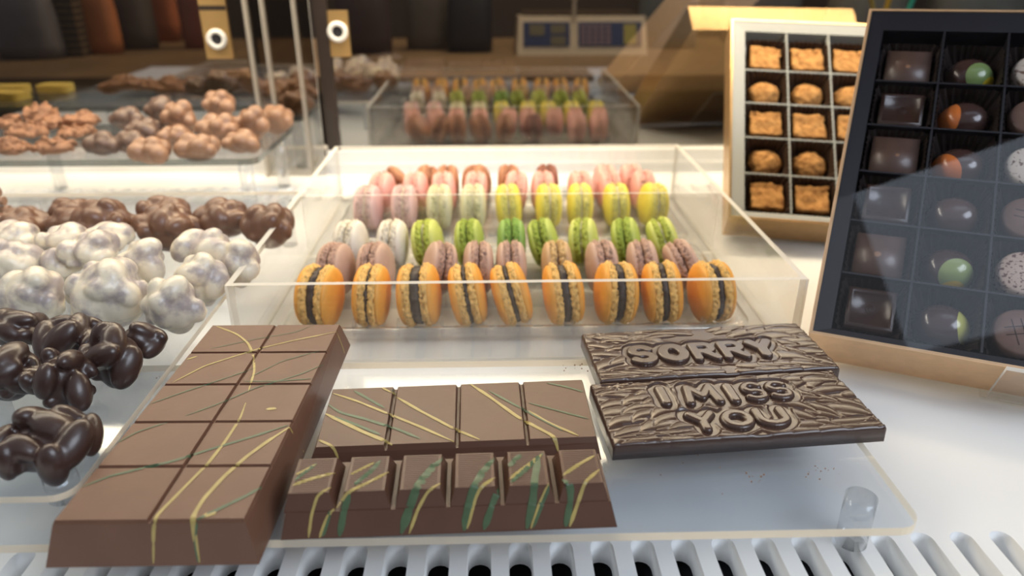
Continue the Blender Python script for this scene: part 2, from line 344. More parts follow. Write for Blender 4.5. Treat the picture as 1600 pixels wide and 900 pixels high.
# ================================================================== MACARONS
def shell_meshes(R, seed, ragged=1.0):
    """dome shell along +X from the filling plane (x=0): returns (dome, foot)"""
    random.seed(seed); n = 48
    bm = bmesh.new(); prof = [(0.0046, R * 0.955), (0.0056, R * 0.995), (0.0070, R * 0.985), (0.0086, R * 0.915), (0.0102, R * 0.76), (0.0113, R * 0.52), (0.0118, R * 0.25)]
    rings = []
    for x, r in prof:
        row = []
        for i in range(n):
            a = 2 * PI * i / n; w = 1 + 0.012 * noise.noise(Vector((math.cos(a) * 1.3, math.sin(a) * 1.3, seed)))
            row.append(bm.verts.new((x, r * w * math.cos(a), r * w * math.sin(a))))
        rings.append(row)
    for a, b in zip(rings[:-1], rings[1:]):
        for i in range(n): bm.faces.new((a[i], a[(i + 1) % n], b[(i + 1) % n], b[i]))
    c = bm.verts.new((0.0119, 0, 0))
    for i in range(n): bm.faces.new((rings[-1][i], rings[-1][(i + 1) % n], c))
    bmesh.ops.recalc_face_normals(bm, faces=bm.faces)
    me = bpy.data.meshes.new('shell'); bm.to_mesh(me); bm.free(); me.shade_smooth()
    bm = bmesh.new(); m = 120
    prof = [(0.0003, 0.78), (-0.0006, 0.88), (-0.0003, 0.955), (0.0006, 1.0), (0.0016, 1.025), (0.0026, 1.03), (0.0036, 1.025), (0.0045, 1.01), (0.0053, 0.985)]
    rings = []
    for k, (x, r) in enumerate(prof):
        row = []
        for i in range(m):
            a = 2 * PI * i / m; p = Vector((math.cos(a) * R * 420, math.sin(a) * R * 420, k * 0.75 + seed * 7.7))
            d = noise.noise(p) * 0.0018 + noise.noise(p * 2.3) * 0.0015
            if d < -0.0008: d *= 2.2
            if k in (0, 8): d *= 0.3
            row.append(bm.verts.new((x + noise.noise(p * 1.7 + Vector((9, 3, 1))) * 0.0012 * ragged * (k < 6), (R * r + d * ragged) * math.cos(a), (R * r + d * ragged) * math.sin(a))))
        rings.append(row)
    for a, b in zip(rings[:-1], rings[1:]):
        for i in range(m): bm.faces.new((a[i], a[(i + 1) % m], b[(i + 1) % m], b[i]))
    bm.faces.new(rings[0])
    bmesh.ops.recalc_face_normals(bm, faces=bm.faces)
    mf = bpy.data.meshes.new('foot'); bm.to_mesh(mf); bm.free(); mf.shade_smooth()
    return me, mf
def fill_mesh(R, th, seed):
    n = 72; bm = bmesh.new(); rings = []
    for k, (x, r) in enumerate(((-th / 2 - 0.0006, 0.5), (-th / 2, 0.9), (-th / 4, 0.97), (th / 4, 0.97), (th / 2, 0.9), (th / 2 + 0.0006, 0.5))):
        row = []
        for i in range(n):
            a = 2 * PI * i / n; p = Vector((math.cos(a) * 5, math.sin(a) * 5, k * 0.7 + seed * 3.1))
            rr = R * r * (1 + 0.06 * noise.noise(p) + 0.05 * noise.noise(p * 3))
            row.append(bm.verts.new((x + 0.0016 * noise.noise(p * 1.9), rr * math.cos(a), rr * math.sin(a))))
        rings.append(row)
    for a, b in zip(rings[:-1], rings[1:]):
        for i in range(n): bm.faces.new((a[i], a[(i + 1) % n], b[(i + 1) % n], b[i]))
    bm.faces.new(rings[0]); bm.faces.new(rings[-1])
    bmesh.ops.recalc_face_normals(bm, faces=bm.faces)
    me = bpy.data.meshes.new('filling'); bm.to_mesh(me); bm.free(); me.shade_smooth(); return me
MACS = {}
def mac_mats(kind):
    C = {'orange': ((0.80, 0.36, 0.050), (0.82, 0.48, 0.14)), 'mauve': ((0.54, 0.355, 0.265), (0.46, 0.285, 0.21)), 'tan': ((0.54, 0.34, 0.17), (0.56, 0.36, 0.15)),
         'green': ((0.43, 0.50, 0.095), (0.30, 0.38, 0.045)), 'leaf': ((0.26, 0.41, 0.085), (0.20, 0.34, 0.050)), 'lime': ((0.57, 0.60, 0.145), (0.41, 0.46, 0.065)),
         'white': ((0.76, 0.69, 0.58), (0.72, 0.64, 0.50)), 'cream': ((0.70, 0.66, 0.43), (0.66, 0.60, 0.36)), 'yellow': ((0.80, 0.66, 0.080), (0.76, 0.66, 0.17)),
         'lilac': ((0.73, 0.46, 0.43), (0.66, 0.43, 0.38)), 'pink': ((0.85, 0.45, 0.38), (0.80, 0.43, 0.35)), 'brown': ((0.48, 0.22, 0.11), (0.42, 0.18, 0.09)), 'choc': ((0.27, 0.085, 0.050), (0.24, 0.085, 0.05))}[kind]
    dk = tuple(c * (0.60 if kind == 'orange' else 0.48) for c in C[1])  # darker tone for the pores, their shade put into the foot colour
    return (mk('shell_' + kind, C[0], 0.55, var=0.12, vscale=110, bump=0.10, bscale=900, sss=0.08),
            mk('foot_' + kind, C[1], 0.75, col2=dk, vscale=420, thresh=(0.32, 0.5), bump=0.6, bscale=700))
FILL_OF = {'orange': FILL_D, 'mauve': FILL_GAP, 'tan': FILL_GAP, 'green': mk('green_cream', (0.16, 0.20, 0.03), 0.5, var=0.3, vscale=300), 'leaf': None, 'lime': FILL_W, 'white': FILL_W, 'cream': FILL_W,
           'yellow': FILL_W, 'lilac': FILL_W, 'pink': FILL_P, 'brown': mk('cocoa_cream', (0.17, 0.065, 0.03), 0.5, var=0.3, vscale=300), 'choc': FILL_D}
FILL_OF['leaf'] = FILL_OF['green']
def macaron(kind, R, loc, rotz, tilt, label, group, fill_th, var, gap=0.0):
    key = (kind, round(R, 4), var)
    if key not in MACS:
        a, b = shell_meshes(R, var * 3 + len(MACS)), shell_meshes(R, var * 3 + 1 + len(MACS))
        sm, fm = mac_mats(kind)
        for q in (a, b): q[0].materials.append(sm); q[1].materials.append(fm)
        fl = fill_mesh(R * (0.98 if kind == 'orange' else 0.93), fill_th, var + len(MACS)); fl.materials.append(FILL_OF[kind]); MACS[key] = (a, b, fl)
    a, b, fl = MACS[key]
    t = thing('macaron', label, 'macaron', loc, group, (0, tilt, rotz))
    fo = link('filling', fl, None, t)
    for sgn, (s, f) in ((1, a), (-1, b)):
        so = link('shell', s, None, t, (sgn * fill_th / 2, 0, 0))
        so.rotation_euler = (random.uniform(0, 6), 0 if sgn > 0 else PI, 0) if sgn > 0 else (random.uniform(0, 6), 0, PI)
        link('foot', f, None, so)
    return t
def mac_row(y, R, items, group, rowname, fill_th, zb=0.0062):
    for i, (u, vtop, kind, rz, tl) in enumerate(items):
        z = zb + R
        # lateral place from the photo column at this row
        p = aty(u, vtop, y); x = p.x
        d = ray(u, 0); 
        # use the ray at the macaron's centre height
        lo, hi = 0.0, 900.0
        for _ in range(40):
            mid = (lo + hi) / 2
            if aty(u, mid, y).z > z: lo = mid
            else: hi = mid
        x = aty(u, mid, y).x
        lab = f"{KW[kind]}, {ORD[i]} from left in the {rowname}"
        macaron(kind, R, (x, y, z), math.radians(rz), math.radians(tl), lab, group, fill_th if not isinstance(fill_th, list) else fill_th[i], i % 4 if not isinstance(fill_th, list) else i)
KW = {'orange': 'orange macaron with dark chocolate filling', 'mauve': 'mauve-brown macaron', 'tan': 'tan macaron among the mauve ones', 'green': 'yellow-green macaron', 'leaf': 'leaf-green macaron', 'lime': 'lime macaron with pale filling',
      'white': 'white macaron', 'cream': 'pale cream macaron', 'yellow': 'yellow macaron with pale filling', 'lilac': 'dusty pink macaron', 'pink': 'bright pink macaron', 'brown': 'caramel-brown macaron', 'choc': 'dark reddish-brown macaron'}
mac_row(0.5145, 0.0232, [(500, 0, 'orange', -9, 2), (581, 0, 'orange', -4, 2), (655, 0, 'orange', -3, -4), (731, 0, 'orange', 3, -9), (799, 0, 'orange', 5, -14), (880, 0, 'orange', 4, -6), (962, 0, 'orange', 4, 2), (1034, 0, 'orange', -2, -6), (1111, 0, 'orange', 7, -2)],
        'orange macarons in the front row', 'front orange row', [0.0068, 0.0026, 0.0085, 0.0040, 0.0044, 0.0068, 0.0072, 0.0060, 0.0056])
mac_row(0.5710, 0.0215, [(525, 0, 'mauve', -10, -3), (588, 0, 'mauve', -10, -6), (686, 0, 'mauve', 12, 16), (747, 0, 'mauve', 2, 3), (799, 0, 'mauve', 0, -2), (870, 0, 'tan', 0, -2), (940, 0, 'mauve', 4, -3), (1004, 0, 'mauve', -2, -8), (1066, 0, 'mauve', 4, -22)],
        'mauve macarons in the second row', 'second, mauve row', 0.0022)
mac_row(0.6280, 0.0215, [(549, 0, 'white', -8, -2), (614, 0, 'white', -5, 0), (669, 0, 'lime', -6, -10), (734, 0, 'green', -3, -6), (799, 0, 'leaf', 0, 0), (850, 0, 'green', -4, -16), (912, 0, 'lime', -12, -8), (979, 0, 'green', -10, -14), (1036, 0, 'lime', 0, -18)],
        'white and green macarons in the third row', 'third, white and green row', 0.0024)
mac_row(0.7340, 0.0220, [(576, 0, 'lilac', -6, 0), (632, 0, 'lilac', 0, 0), (687, 0, 'cream', 0, 0), (740, 0, 'cream', 0, 0), (795, 0, 'yellow', 0, -5), (857, 0, 'yellow', 2, 0), (906, 0, 'yellow', 0, 0), (963, 0, 'yellow', 0, -3), (1020, 0, 'yellow', 6, 4)],
        'cream and yellow macarons in the fourth row', 'fourth, cream and yellow row', 0.0030)
mac_row(0.7860, 0.0215, [(597, 0, 'pink', -10, 0), (651, 0, 'pink', -6, -6), (694, 0, 'pink', 0, -4), (743, 0, 'pink', -3, 3), (806, 0, 'pink', -3, 5), (848, 0, 'pink', 0, 0), (907, 0, 'pink', 6, -3), (951, 0, 'pink', 5, 0), (1004, 0, 'pink', 0, 0)],
        'pink macarons in the fifth row', 'fifth, pink row', 0.0024)
mac_row(0.8215, 0.0205, [(622, 0, 'brown', 20, -35), (664, 0, 'brown', 12, 22), (700, 0, 'brown', 0, 0), (745, 0, 'brown', -25, -10), (795, 0, 'brown', 0, 0), (855, 0, 'choc', 0, -3), (944, 0, 'pink', 0, 4), (986, 0, 'pink', 0, -3)],
        'macarons in the last row', 'last row at the back', 0.0022)

# ================================================================== CHOCOLATE BARS
BARS = {}
def bilin(q, s, t):
    a, b, c, d = q   # FL FR RR RL
    return (a * (1 - s) + b * s) * (1 - t) + (d * (1 - s) + c * s) * t
def slab_bar(name, label, bottom, top, ns, nt, gw, gd, ew, mat, zt):
    """bar with ns x nt segments; bottom/top = FL FR RR RL corners; gd groove depth"""
    bottom = [Vector(p) for p in bottom]; top = [Vector(p) for p in top]
    c = sum(bottom, Vector()) / 4; t = thing(name, label, 'chocolate bar', c)
    down = Vector((0, 0, -gd))
    k = gd / (top[0].z - bottom[0].z); base_top = [tp * (1 - k) + bt * k for tp, bt in zip(top, bottom)]
    bm = bmesh.new(); add_hex(bm, bottom, base_top); bevel(bm, 0.0009, 2); bm_obj('base', bm, mat, t, off=c)
    W = (top[1] - top[0]).length; Lg = (top[3] - top[0]).length
    for i in range(ns):
        for j in range(nt):
            def lim(a, n, L, w, e):
                g = w / L / 2
                return (a / n + (g if a else e / L), (a + 1) / n - (g if a < n - 1 else e / L))
            s0, s1 = lim(i, ns, W, gw, ew); t0, t1 = lim(j, nt, Lg, gw, ew)
            S0, S1 = lim(i, ns, W, gw * 0.35, 0.0); T0, T1 = lim(j, nt, Lg, gw * 0.35, 0.0)
            bt = [bilin(base_top, *p) + Vector((0, 0, -0.0003)) for p in ((S0, T0), (S1, T0), (S1, T1), (S0, T1))]
            tp = [bilin(top, *p) for p in ((s0, t0), (s1, t0), (s1, t1), (s0, t1))]
            bm = bmesh.new(); add_hex(bm, bt, tp); bevel(bm, 0.0006, 2)
            bm_obj('segment', bm, mat, t, off=c)
    return t
bar_a = slab_bar('chocolate_bar', 'large milk chocolate bar of ten squares standing lengthwise at left, drizzled green and yellow', 
    [(-0.1905, 0.2385, 0.0333), (-0.1010, 0.2380, 0.0333), (-0.0952, 0.4290, 0.0333), (-0.1850, 0.4300, 0.0333)],
    [(-0.1840, 0.2425, 0.0550), (-0.1050, 0.2415, 0.0550), (-0.0978, 0.4170, 0.0550), (-0.1782, 0.4182, 0.0550)], 2, 5, 0.0022, 0.0016, 0.0004, MILK, 0.055)
bar_b = slab_bar('chocolate_bar', 'milk chocolate bar of four plain segments lying behind the six-finger bar',
    [(-0.0945, 0.3010, 0.0333), (0.0540, 0.3045, 0.0333), (0.0530, 0.3700, 0.0333), (-0.0945, 0.3640, 0.0333)],
    [(-0.0905, 0.3042, 0.0440), (0.0517, 0.3095, 0.0440), (0.0507, 0.3650, 0.0440), (-0.0925, 0.3585, 0.0440)], 4, 1, 0.0030, 0.0028, 0.0004, MILK2, 0.044)
# six-finger bar
cen = Vector((-0.021, 0.273, 0.0333)); ang = math.radians(1.55)
bar_c = thing('chocolate_bar', 'milk chocolate bar with six raised fingers along the front edge of the low riser', 'chocolate bar', cen, rot=(0, 0, ang))
bm = bmesh.new()
add_hex(bm, [(-0.075, -0.0190, 0), (0.075, -0.0190, 0), (0.074, 0.0205, 0), (-0.075, 0.0205, 0)], [(-0.0725, -0.0150, 0.0115), (0.0722, -0.0150, 0.0115), (0.0722, 0.0195, 0.0115), (-0.0725, 0.0195, 0.0115)])
bevel(bm, 0.0008, 2); bm_obj('base', bm, MILK2, bar_c)
RIDGE, nt, b = nodes_of('ridged_milk_chocolate'); MATS['ridged'] = RIDGE
b.inputs['Base Color'].default_value = (0.150, 0.078, 0.052, 1); b.inputs['Roughness'].default_value = 0.38; b.inputs['Coat Weight'].default_value = 0.15; b.inputs['Coat Roughness'].default_value = 0.3
for k in range(6):
    xc = -0.0620 + 0.0244 * k
    bm = bmesh.new()
    add_hex(bm, [(xc - 0.0114, -0.0146, 0.0112), (xc + 0.0114, -0.0146, 0.0112), (xc + 0.0114, 0.0165, 0.0112), (xc - 0.0114, 0.0165, 0.0112)],
            [(xc - 0.0088, -0.0122, 0.0200), (xc + 0.0088, -0.0122, 0.0200), (xc + 0.0088, 0.0120, 0.0200), (xc - 0.0088, 0.0120, 0.0200)])
    bevel(bm, 0.0010, 2)
    for j in range(17):   # fine ridges across the top of each finger
        y = -0.0112 + j * 0.00138
        add_hex(bm, [(xc - 0.0076, y - 0.0005, 0.0199), (xc + 0.0076, y - 0.0005, 0.0199), (xc + 0.0076, y + 0.0005, 0.0199), (xc - 0.0076, y + 0.0005, 0.0199)],
                [(xc - 0.0074, y - 0.0001, 0.02022), (xc + 0.0074, y - 0.0001, 0.02022), (xc + 0.0074, y + 0.0001, 0.02022), (xc - 0.0074, y + 0.0001, 0.02022)])
    bm_obj('finger', bm, MILK2, bar_c)

def bar_bvh(root):
    bpy.context.view_layer.update()
    vs, ps = [], []
    for ch in root.children:
        M = ch.matrix_world; n = len(vs)
        vs += [M @ v.co for v in ch.data.vertices]; ps += [[n + i for i in p.vertices] for p in ch.data.polygons]
    return BVHTree.FromPolygons(vs, ps)
def drizzle(root, bvh, pts, w, mat, taper=True):
    """thin ribbon of cocoa butter following the chocolate surface along a measured path (points on the bar's own surface)"""
    M = root.matrix_world.inverted(); bm = bmesh.new(); rows = []
    P = [Vector(p) for p in pts]; seg = []
    for a, b in zip(P[:-1], P[1:]):
        n = max(2, int((b - a).length / 3.0)); seg += [a + (b - a) * (k / n) for k in range(n)]
    seg.append(P[-1])
    # gentle smoothing of corners
    for _ in range(6):
        seg = [seg[0]] + [(seg[i - 1] + seg[i] * 2 + seg[i + 1]) / 4 for i in range(1, len(seg) - 1)] + [seg[-1]]
    pl = None
    for i, p in enumerate(seg):
        h = bvh.ray_cast(CP, ray(p.x, p.y).normalized())
        if h[0] is None: pl = None; rows.append(None); continue
        h2 = bvh.ray_cast(CP, ray(*(seg[min(i + 1, len(seg) - 1)] if i < len(seg) - 1 else seg[i - 1])).normalized())
        if h2[0] is None: rows.append(None); continue
        d = (h2[0] - h[0]) * (1 if i < len(seg) - 1 else -1)
        if d.length < 1e-7: rows.append(None); continue
        side = d.normalized().cross(h[1]).normalized(); f = i / max(1, len(seg) - 1)
        ww = w * (0.35 + 0.65 * min(1, 8 * f, 8 * (1 - f))) * (1 + 0.25 * noise.noise(Vector((p.x * 0.05, p.y * 0.05, 0.0)))) if taper else w
        c = h[0] + h[1] * 0.00022
        rows.append([c - side * ww / 2, c + h[1] * 0.00010, c + side * ww / 2])
    prev = None
    for r in rows:
        if r is None: prev = None; continue
        r2 = [bm.verts.new(M @ q) for q in r]
        if prev and (prev[1].co - r2[1].co).length < 0.006:
            bm.faces.new((prev[0], prev[1], r2[1], r2[0])); bm.faces.new((prev[1], prev[2], r2[2], r2[1]))
        prev = r2
    if len(bm.faces) == 0: bm.free(); return
    bm_obj('drizzle', bm, mat, root, smooth=True)
Bv = bar_bvh(bar_a)
for pts, w, c in [
    ([(338, 510), (370, 522), (388, 536), (396, 555), (398, 580), (388, 612)], 0.0016, 'y'), ([(270, 598), (320, 572), (370, 556), (405, 545), (460, 532), (525, 519)], 0.0013, 'y'),
    ([(384, 630), (375, 655), (352, 690), (325, 725), (290, 760), (243, 808), (240, 830), (240, 880)], 0.0018, 'y'),
    ([(452, 668), (418, 690), (385, 714), (350, 745), (318, 780), (301, 808), (303, 830), (312, 878)], 0.0024, 'y'), ([(416, 640), (424, 638), (432, 639)], 0.0026, 'y'), ([(318, 806), (330, 804), (338, 801)], 0.0028, 'y'), ([(292, 562), (300, 560), (308, 557)], 0.0016, 'y'),
    ([(126, 762), (170, 745), (230, 730), (270, 721), (330, 702), (390, 684), (450, 665)], 0.0024, 'g'), ([(308, 812), (350, 792), (385, 775), (408, 762)], 0.0028, 'g'), ([(308, 816), (304, 840), (310, 878)], 0.0022, 'g'),
    ([(180, 694), (215, 675), (262, 660)], 0.0014, 'g'), ([(230, 633), (290, 612), (350, 592), (400, 575)], 0.0013, 'g'), ([(290, 650), (340, 632), (400, 606), (470, 585), (505, 570)], 0.0014, 'g'),
    ([(330, 545), (400, 530), (460, 520), (490, 508)], 0.0011, 'g'), ([(390, 590), (440, 565), (500, 548)], 0.0011, 'g'), ([(380, 596), (430, 596), (488, 592)], 0.0013, 'g'), ([(452, 668), (470, 700), (478, 712)], 0.0012, 'y'), ([(526, 520), (536, 545), (541, 562)], 0.0012, 'y'),
]: drizzle(bar_a, Bv, pts, w * (0.85 if c == 'y' else 0.62), YELLOW_D if c == 'y' else GREEN_D)
Bv = bar_bvh(bar_b)
def z2(pts): return [(420 + x / 3.215, 580 + y / 3.215) for x, y in pts]
def z3(pts): return [(680 + x / 3.215, 580 + y / 3.215) for x, y in pts]
for pts, w, c in [
    (z2([(285, 215), (380, 260), (470, 305), (570, 345), (620, 370)]), 0.0030, 'y'), (z2([(315, 110), (440, 150), (600, 215), (760, 280), (930, 355)]), 0.0020, 'y'), (z2([(640, 130), (760, 200), (930, 290), (1060, 345)]), 0.0022, 'y'),
    (z2([(245, 345), (325, 378), (350, 440)]), 0.0018, 'y'), (z2([(570, 85), (640, 120)]), 0.0018, 'y'), (z3([(175, 65), (260, 120), (420, 235), (600, 330), (620, 410)]), 0.0026, 'y'), (z3([(470, 200), (560, 255), (720, 325)]), 0.0020, 'y'),
    (z2([(300, 170), (360, 210), (480, 240), (640, 290), (760, 340)]), 0.0026, 'g'), (z2([(430, 100), (500, 140), (580, 185)]), 0.0024, 'g'), (z2([(330, 230), (440, 270), (560, 320)]), 0.0026, 'g'),
    (z3([(270, 100), (400, 170), (520, 235), (640, 300)]), 0.0022, 'g'), (z3([(560, 60), (660, 80), (760, 110)]), 0.0020, 'g'), (z3([(470, 160), (600, 195), (770, 240)]), 0.0018, 'g'), (z2([(640, 120), (600, 80)]), 0.0018, 'g'),
]: drizzle(bar_b, Bv, pts, w * (0.82 if c == 'y' else 0.72), YELLOW_D if c == 'y' else GREEN_D)
Bv = bar_bvh(bar_c)
for pts, w, c in [
    (z2([(120, 575), (200, 545), (330, 512)]), 0.0026, 'y'), (z2([(135, 520), (180, 500), (235, 470)]), 0.0020, 'y'), (z2([(310, 585), (245, 620), (215, 720), (200, 835)]), 0.0020, 'y'), (z2([(330, 690), (300, 720), (255, 835)]), 0.0024, 'y'),
    (z2([(600, 508), (500, 560), (395, 610), (340, 690)]), 0.0024, 'y'), (z2([(860, 565), (800, 600), (750, 690), (705, 815)]), 0.0022, 'y'), (z2([(530, 460), (470, 490), (410, 520)]), 0.0018, 'y'),
    (z2([(240, 465), (180, 510), (130, 550)]), 0.0022, 'g'), (z2([(405, 615), (380, 690), (355, 830)]), 0.0040, 'g'), (z2([(870, 440), (800, 510), (740, 590), (710, 680), (665, 815)]), 0.0052, 'g'), (z2([(560, 450), (510, 510), (430, 570)]), 0.0034, 'g'), (z2([(310, 700), (270, 830)]), 0.0026, 'g'),
    (z3([(295, 440), (230, 520), (190, 600), (165, 700), (145, 800)]), 0.0052, 'g'), (z3([(300, 535), (225, 585), (200, 640), (160, 790)]), 0.0024, 'y'), (z3([(320, 590), (290, 660), (245, 795)]), 0.0040, 'g'),
    (z3([(535, 420), (460, 480), (370, 545)]), 0.0030, 'y'), (z3([(520, 430), (500, 540), (490, 660), (460, 790)]), 0.0046, 'g'), (z3([(430, 420), (370, 480)]), 0.0036, 'g'), (z3([(570, 575), (540, 650), (490, 785)]), 0.0030, 'g'), (z3([(570, 565), (530, 650), (480, 790)]), 0.0020, 'y'),
    (z3([(800, 425), (720, 470), (640, 525)]), 0.0026, 'y'), (z3([(825, 495), (750, 560), (720, 650), (675, 780)]), 0.0026, 'y'), (z3([(640, 545), (680, 570), (680, 650), (655, 780)]), 0.0042, 'g'), (z3([(540, 415), (450, 500), (380, 560)]), 0.0034, 'g'),
]: drizzle(bar_c, Bv, pts, w * (0.68 if c == 'y' else 0.72), YELLOW_D if c == 'y' else GREEN_D)

# ---- moulded message bars
def feather_field(Lx, Ly, glyphs, seed, res=0.00045):
    """relief of long overlapping feather strokes streaming away from the lettering, flat ground round the letters"""
    rng = np.random.RandomState(seed); nx, ny = int(Lx / res) + 1, int(Ly / res) + 1
    X, Y = np.meshgrid(np.linspace(-Lx / 2, Lx / 2, nx), np.linspace(-Ly / 2, Ly / 2, ny), indexing='ij')
    H = np.zeros_like(X)
    strokes = []
    for side in (-1, 1):
        for ci, xs in enumerate(np.arange(0.080, 0.024, -0.0150)):      # outermost column first, inner ones lie over it
            rows = np.arange(-0.034, 0.035, 0.0076)
            for ri, ys in enumerate(rows):
                y0 = ys + (ci % 2) * 0.0033 + rng.uniform(-.0010, .0010); x0 = side * (xs - 0.012 + rng.uniform(-.002, .002))
                fan = y0 / 0.028 * 0.95 + 0.25 * math.sin(y0 / 0.008 + seed * 2 + side)
                a = (0 if side > 0 else PI) + side * fan + side * 0.25
                strokes.append((x0, y0, a, -side * rng.uniform(1.0, 1.7), rng.uniform(.024, .033), rng.uniform(.0040, .0052), rng.uniform(.0016, .0022)))
    for band in (-1, 1):
        for k, xs in enumerate(np.arange(-0.050, 0.051, 0.0125)):
            for q in range(2):
                d = 1 if (xs > 0) else -1
                strokes.append((xs + rng.uniform(-.003, .003), band * (0.0258 - 0.0050 * q) + rng.uniform(-.001, .001), (0 if d > 0 else PI) + d * band * rng.uniform(.05, .45), -d * band * rng.uniform(.2, .8), rng.uniform(.022, .030), rng.uniform(.0028, .0038), rng.uniform(.0013, .0018)))
    for x, y, a, bend, L, w, amp in strokes:
        n = 12; px, py = x, y; P = [(x, y)]
        for k in range(n):
            a2 = a + bend * (k / n) ** 1.2; px += math.cos(a2) * L / n; py += math.sin(a2) * L / n; P.append((px, py))
        xs_ = [p[0] for p in P]; ys_ = [p[1] for p in P]
        i0 = max(0, int((min(xs_) - w + Lx / 2) / res)); i1 = int((max(xs_) + w + Lx / 2) / res) + 2; j0 = max(0, int((min(ys_) - w + Ly / 2) / res)); j1 = int((max(ys_) + w + Ly / 2) / res) + 2
        if i0 >= nx or j0 >= ny or i1 <= 0 or j1 <= 0: continue
        sx, sy = X[i0:i1, j0:j1], Y[i0:i1, j0:j1]; best = np.full_like(sx, 9.0); fp = np.zeros_like(sx); sg = np.zeros_like(sx)
        for k in range(n):
            (ax, ay), (bx, by) = P[k], P[k + 1]; ex, ey = bx - ax, by - ay; l2 = ex * ex + ey * ey
            tt = np.clip(((sx - ax) * ex + (sy - ay) * ey) / l2, 0, 1); dx, dy = sx - ax - tt * ex, sy - ay - tt * ey; dd = np.hypot(dx, dy); m = dd < best
            best[m] = dd[m]; fp[m] = ((k + tt) / n)[m]; sg[m] = np.sign(ex * dy - ey * dx)[m]
        ww = w * np.sin(PI * np.clip(0.16 + 0.84 * fp, 0, 1) ** 0.85) + 1e-5
        r = best / ww; ins = r < 1
        v = amp * (0.30 + 0.70 * np.sqrt(np.clip(1 - r * r, 0, 1)) * (0.8 + 0.2 * sg * r)) * np.clip(np.sin(PI * np.clip(0.12 + 0.88 * fp, 0, 1)) ** 0.6, 0, 1)
        sub = H[i0:i1, j0:j1]; sub[ins] = np.maximum(v, sub * 0.30)[ins]
    D = np.full_like(X, 1.0)
    for lines, r in glyphs:
        for L_ in lines:
            for (ax, ay), (bx, by) in zip(L_[:-1], L_[1:]):
                ex, ey = bx - ax, by - ay; l2 = ex * ex + ey * ey + 1e-12
                tt = np.clip(((X - ax) * ex + (Y - ay) * ey) / l2, 0, 1); D = np.minimum(D, np.hypot(X - ax - tt * ex, Y - ay - tt * ey) - r)
    D2 = D + 0.0003 * np.sin(X / 0.0023) + 0.0003 * np.sin(Y / 0.0021 + X / 0.004)
    m = np.clip((D2 - 0.0030) / 0.0009, 0, 1); m = m * m * (3 - 2 * m)
    rim = 0.0007 * np.exp(-((D2 - 0.0042) / 0.0010) ** 2)
    H = np.maximum(H * 0.74 * m, rim * (D2 > 0.0010)) - 0.0004 * (1 - m)
    Pd = np.pad(H, 1, mode='edge'); H = (Pd[1:-1, 1:-1] * 4 + Pd[:-2, 1:-1] + Pd[2:, 1:-1] + Pd[1:-1, :-2] + Pd[1:-1, 2:]) / 8
    return X, Y, H
def arc(cx, cy, rx, ry, a0, a1, n=14): return [(cx + rx * math.cos(math.radians(a0 + (a1 - a0) * k / n)), cy + ry * math.sin(math.radians(a0 + (a1 - a0) * k / n))) for k in range(n + 1)]
GLYPH = {'S': [arc(.5, .74, .46, .26, 25, 270)[:-1] + arc(.5, .26, .50, .26, 90, -155)], 'O': [arc(.5, .5, .5, .5, 0, 360, 28)], 'I': [[(.5, 0), (.5, 1)]],
         'R': [[(0, 0), (0, 1)], [(0, 1), (.5, 1)] + arc(.55, .74, .40, .26, 90, -90) + [(0, .48)], [(.45, .45), (1, 0)]], 'Y': [[(0, 1), (.5, .48)], [(1, 1), (.5, .48)], [(.5, .48), (.5, 0)]],
         'M': [[(0, 0), (.12, 1), (.5, .35), (.88, 1), (1, 0)]], 'U': [[(0, 1), (0, .42)] + arc(.5, .42, .5, .42, 180, 360) + [(1, 1)]]}
